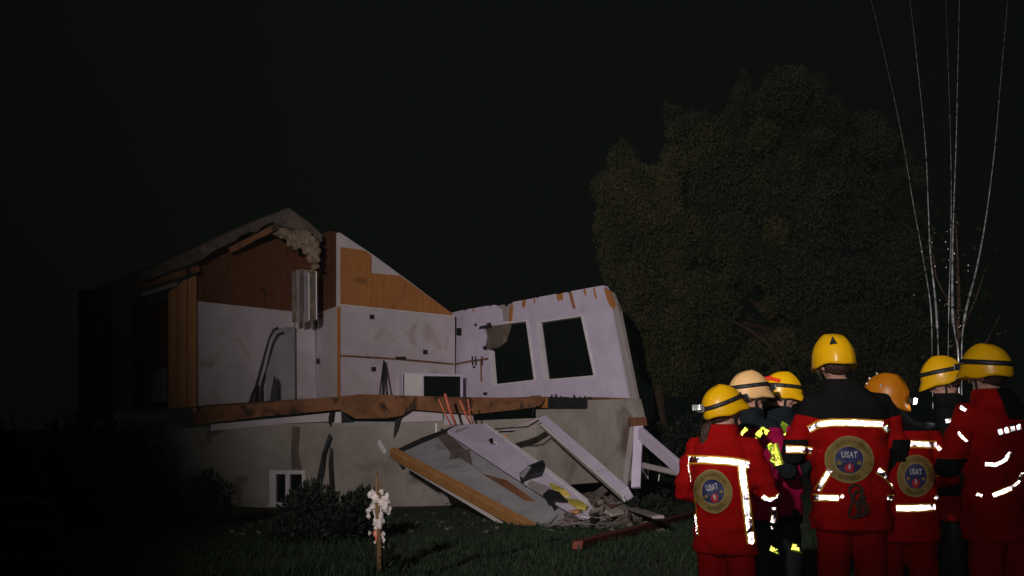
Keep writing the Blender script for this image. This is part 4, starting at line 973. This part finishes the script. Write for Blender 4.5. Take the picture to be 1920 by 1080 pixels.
def badge(P_, cx, cy, rx, ry, tilt=0.0):
    """round sewn-on badge: gold ring, navy field, letters, red emblem"""
    ct, st = math.cos(tilt), math.sin(tilt)
    def at(u, v, up): return cast(P_['bvh'], cx + (u * rx) * ct - (v * ry) * st, cy + (u * rx) * st + (v * ry) * ct, up)
    V = []; Fc = []; idx = []
    def grid(f, nu, nv, up, mi):
        g = [[at(*f(i / nu, j / nv), up) for j in range(nv + 1)] for i in range(nu + 1)]
        for i in range(nu):
            for j in range(nv):
                q = [g[i][j], g[i + 1][j], g[i + 1][j + 1], g[i][j + 1]]
                if any(p is None for p in q) or max((a - b).length for a in q for b in q) > .08: continue
                k = len(V); V.extend(q); Fc.append((k, k + 1, k + 2, k + 3)); idx.append(mi)
    ring = lambda r0, r1, a0=0, a1=2 * math.pi: (lambda a, r: ((r0 + (r1 - r0) * r) * math.cos(a0 + (a1 - a0) * a), (r0 + (r1 - r0) * r) * math.sin(a0 + (a1 - a0) * a)))
    grid(ring(.55, 1.0), 48, 4, .006, 0); grid(ring(.95, 1.0), 48, 1, .0085, 5); grid(ring(.58, .63), 48, 1, .0085, 5); grid(ring(.001, .60), 40, 4, .007, 1)
    for k in range(13):                                            # illegible lettering round the ring
        a = math.radians(60 + 5.2 * k); grid(ring(.70, .88, a, a + .045), 1, 2, .0095, 4)
    for k in range(17):
        a = math.radians(200 + 8.5 * k); grid(ring(.72, .86, a, a + .05), 1, 2, .0095, 4)
    blob = lambda x, y, r, q=1.0: (lambda a, t: (x + r * t * math.cos(a * 6.283), y + r * q * t * math.sin(a * 6.283)))
    grid(blob(0, .33, .20, 1.0), 16, 2, .010, 3); grid(blob(0, .28, .05, 2.2), 10, 2, .0115, 2)
    grid(blob(-.40, .14, .10, .8), 10, 2, .010, 0); grid(blob(.40, .14, .10, .8), 10, 2, .010, 0)
    tv, tf = TXT; k = len(V); ok = []
    for v in tv:
        p = at(v.x * .25, -.18 - v.y * .40, .0105); ok.append(p is not None); V.append(p or Vector((0, 0, -5)))
    for f in tf:
        if all(ok[i] for i in f) and max((V[k + f[0]] - V[k + i]).length for i in f) < .1: Fc.append(tuple(k + i for i in f)); idx.append(2)
    return link('badge', mesh('badge', V, Fc, ['gold', 'navybadge', 'badgewhite', 'badgered', 'badgeink', 'goldlight'], False, idx), P_['J'])

def ponytail(T, X, Mh):
    q = [Mh @ Vector(p) for p in ((0, -.085, -.05), (.01, -.155, -.09), (.015, -.185, -.16), (.01, -.175, -.24), (.005, -.165, -.31))]
    V, Fc = tube_arrays([X @ p for p in q], [.020, .030, .027, .018, .006], 10); link('hair', mesh('hair', V, Fc, 'hair', True), T)
def short_hair(T, X, Mh):
    V, Fc = ball((0, -.022, -.005), (.081, .086, .085), 20, 12); V = [X @ Mh @ v for v in V]; link('hair', mesh('hair', V, Fc, 'hair', True), T)
def both(T, X, Mh): short_hair(T, X, Mh); ponytail(T, X, Mh)

# the woman at the left, turned to the right
p1 = person('brightly lit leftmost person, red jacket and yellow helmet, turned to the right', 1357, 757, 6.6, -34, hyaw=-42, hpitch=-10, jmat='red', opt=dict(strap=1, battery=1, lamp='off'), hair=both, lean=1,
            armL=((-.30, .0, 1.12), (-.14, .25, 1.08)), armR=((.285, .06, 1.13), (.13, .30, 1.16)))
tape(p1, [(1290, 862), (1320, 862), (1360, 864), (1386, 867), (1404, 872)], 11)
tape(p1, [(1390, 874), (1393, 900), (1398, 940), (1403, 980), (1408, 1020)], 11)
tape(p1, [(1291, 870), (1293, 885), (1298, 902)], 3, edge=.4)
tape(p1, [(1303, 930), (1305, 960), (1309, 1005)], 3.5, edge=.4)
tape(p1, [(1430, 930), (1441, 937), (1453, 935), (1464, 926)], 7)
badge(p1, 1338, 921, 35, 41, -.25)

# the tall one with his back to the viewer
def yoke(v):
    a = v.z - 1.335 - .25 * max(0, abs(v.x) - .13)
    b = .075 - abs(v.z - 1.16 - .0) if abs(v.x) > .235 else -1
    return max(a, b)
p4 = person('tall person seen from behind, red jacket with black shoulders, plain yellow helmet', 1561, 668, 6.7, 2, hyaw=6, hpitch=12, jmat='red_p', panel=yoke, opt=dict(strap=0, vent=(-2.0,)), hair=short_hair, bulk=1.5, hx=-.06,
            armL=((-.315, .03, 1.15), (-.13, .28, 1.17)), armR=((.315, .03, 1.15), (.13, .28, 1.17)))
tape(p4, [(1515, 805), (1537, 795), (1560, 792), (1600, 792), (1655, 795)], 10)
tape(p4, [(1657, 799), (1665, 808)], 8)
tape(p4, [(1474, 842), (1500, 842), (1524, 845)], 10)
tape(p4, [(1534, 921), (1545, 900), (1557, 880)], 9)
tape(p4, [(1645, 881), (1662, 893), (1678, 914)], 9)
tape(p4, [(1505, 934), (1540, 933), (1573, 934)], 9)
for k in range(3):                                                  # rope hank clipped to the lower back
    q = [cast(p4['bvh'], 1603 + 6 * k + (12 - 3 * k) * math.sin(a) + 5 * math.sin(3 * a + k), 940 + 4 * k - (30 - 6 * k) * math.cos(a), .012 + .008 * k) for a in np.linspace(0, 2 * math.pi, 22)]
    q = [v for v in q if v is not None]
    if len(q) > 8: tube('rope_loop', q, .008, 'hank', p4['T'], 6)
tape(p4, [(1576, 930), (1582, 932)], 6); tape(p4, [(1662, 932), (1680, 934)], 7)
badge(p4, 1592, 862, 45, 44, 0)

# bowed one with the orange helmet, lit headlamp
def yoke5(v):
    return max(.10 - math.hypot(v.x + .13, v.z - 1.26) if v.y < .05 else -1, v.z - 1.42)
p5 = person('bowed person in an orange helmet with a lit headlamp, back badge half hidden', 1666, 736, 6.95, -14, hyaw=-110, hpitch=26, lean=16, hx=-.07, jmat='red_p', panel=yoke5, shell='helO', opt=dict(strap=0, lamp='lit', studs=[(-2.3, 40), (-1.9, 62), (-1.55, 50), (-1.2, 70), (-1.0, 84), (-.2, 70)]), hair=short_hair,
            armL=((-.30, .08, 1.14), (-.12, .3, 1.1)), armR=((.30, .06, 1.14), (.13, .3, 1.1)))
tape(p5, [(1661, 846), (1680, 838), (1708, 833), (1756, 834)], 10)
tape(p5, [(1757, 836), (1763, 845)], 6)
tape(p5, [(1680, 953), (1716, 953), (1753, 951)], 10)
tape(p5, [(1753, 888), (1768, 885), (1781, 879)], 9)
tape(p5, [(1664, 930), (1676, 932)], 8); tape(p5, [(1752, 930), (1760, 938)], 7)
badge(p5, 1716, 893, 34, 40, 0)

# magenta jackets between them
def navyp(v): return max(.07 - abs(v.z - 1.13) if abs(v.x) > .2 else -1, .80 - v.z, (v.z - 1.43))
p2 = person('person with a cream and yellow helmet and magenta jacket, half behind the brightly lit one', 1407, 728, 7.6, -50, hyaw=-36, hpitch=4, jmat='purple_p', panel=navyp, tmat='navy', shell='helC', opt=dict(strap=1, lamp='off'), hair=short_hair,
            armL=((-.29, .06, 1.13), (-.1, .3, 1.17)), armR=((.29, .06, 1.13), (.1, .3, 1.12)))
lime = ('limedull', 'lime')
tape(p2, [(1392, 806), (1398, 812)], 16, lime); tape(p2, [(1420, 818), (1430, 806), (1441, 812)], 9, lime); tape(p2, [(1413, 822), (1418, 830)], 10, lime)
tape(p2, [(1441, 832), (1451, 845), (1455, 852), (1449, 866)], 10, lime)
tape(p2, [(1449, 950), (1451, 965), (1448, 980)], 8, ('tapeY', 'tape')); tape(p2, [(1445, 984), (1454, 1014)], 4, ('navy', 'tape'))
tape(p2, [(1443, 1028), (1456, 1034), (1472, 1040)], 8, lime, bvh='tb'); tape(p2, [(1449, 833), (1461, 872)], 12, lime)
p3 = person('person with red tail lights on a yellow helmet, magenta jacket, looking down to the right', 1470, 729, 7.9, -62, hyaw=-34, hpitch=16, jmat='purple_p', panel=navyp, tmat='navy', opt=dict(strap=1, redlamp=1), hair=short_hair, lean=5,
            armL=((-.29, .06, 1.13), (-.1, .3, 1.17)), armR=((.29, .06, 1.13), (.1, .3, 1.12)))
tape(p3, [(1452, 826), (1463, 822), (1477, 818)], 12, lime); tape(p3, [(1462, 800), (1474, 806)], 14, ('limedull', 'limedull'))
tape(p3, [(1484, 1024), (1498, 1028), (1512, 1032)], 11, lime); tape(p3, [(1484, 1024), (1498, 1028), (1512, 1032)], 11, lime, bvh='tb')

# the two at the right
def dk6(v): return v.z - .9
p6 = person('person in dark jacket half hidden between the bowed one and the rightmost one', 1763, 702, 7.7, 62, hyaw=14, hpitch=22, jmat='red_p', panel=dk6, tmat='navy', opt=dict(strap=1), hair=short_hair)
tape(p6, [(1772, 790), (1786, 788), (1803, 785)], 8, ('dark', 'tape'))
def yoke7(v):
    return max(.085 - abs(v.z - 1.10) if abs(v.x) > .215 else -1, v.z - 1.40 if v.x > -.05 else -1)
p7 = person('rightmost person in a dim red jacket, yellow helmet with a black strap', 1846, 686, 6.35, 22, hyaw=14, hpitch=6, jmat='red_p', panel=yoke7, opt=dict(strap=1, lamp='off'), hair=short_hair, bulk=1.4, lean=2,
            armL=((-.31, .04, 1.14), (-.12, .29, 1.15)), armR=((.31, .03, 1.14), (.13, .28, 1.13)))
for i in range(5): tape(p7, [(1871 + 11 * i, 811 - 3 * i), (1879 + 11 * i, 808.5 - 3 * i)], 10, ('dark', 'tape'))
tape(p7, [(1847, 870), (1866, 872), (1884, 863), (1893, 848)], 7, ('dark', 'tape'))
tape(p7, [(1861, 929), (1878, 923), (1896, 915)], 8); tape(p7, [(1896, 914), (1908, 905), (1915, 885)], 5)
tape(p7, [(1832, 926), (1842, 930)], 6); tape(p7, [(1796, 812), (1812, 827)], 5); tape(p7, [(1801, 764), (1812, 770)], 7, ('dark', 'tape'))

# ================================================================== ADDED MIST THAT LIFTS THE DARK TONES
me = bpy.data.meshes.new('haze'); bm = bmesh.new(); bmesh.ops.create_cube(bm, size=1)
for v in bm.verts: v.co = Vector((v.co.x * 830, v.co.y * 990 + 420, v.co.z * 33 + 13.5))
bm.to_mesh(me); bm.free()
hm = bpy.data.materials.new('added veil mist'); hm.use_nodes = True; t = hm.node_tree
t.nodes.remove(t.nodes['Principled BSDF']); pv = t.nodes.new('ShaderNodeVolumePrincipled')
pv.inputs['Color'].default_value = (.75, 1, .85, 1); pv.inputs['Density'].default_value = .00020; pv.inputs['Anisotropy'].default_value = 0
t.links.new(pv.outputs[0], t.nodes['Material Output'].inputs['Volume'])
me.materials.append(hm); o = link('haze', me); meta(o, 'thin mist added over the whole site to veil the dark tones', 'haze', kind='stuff')
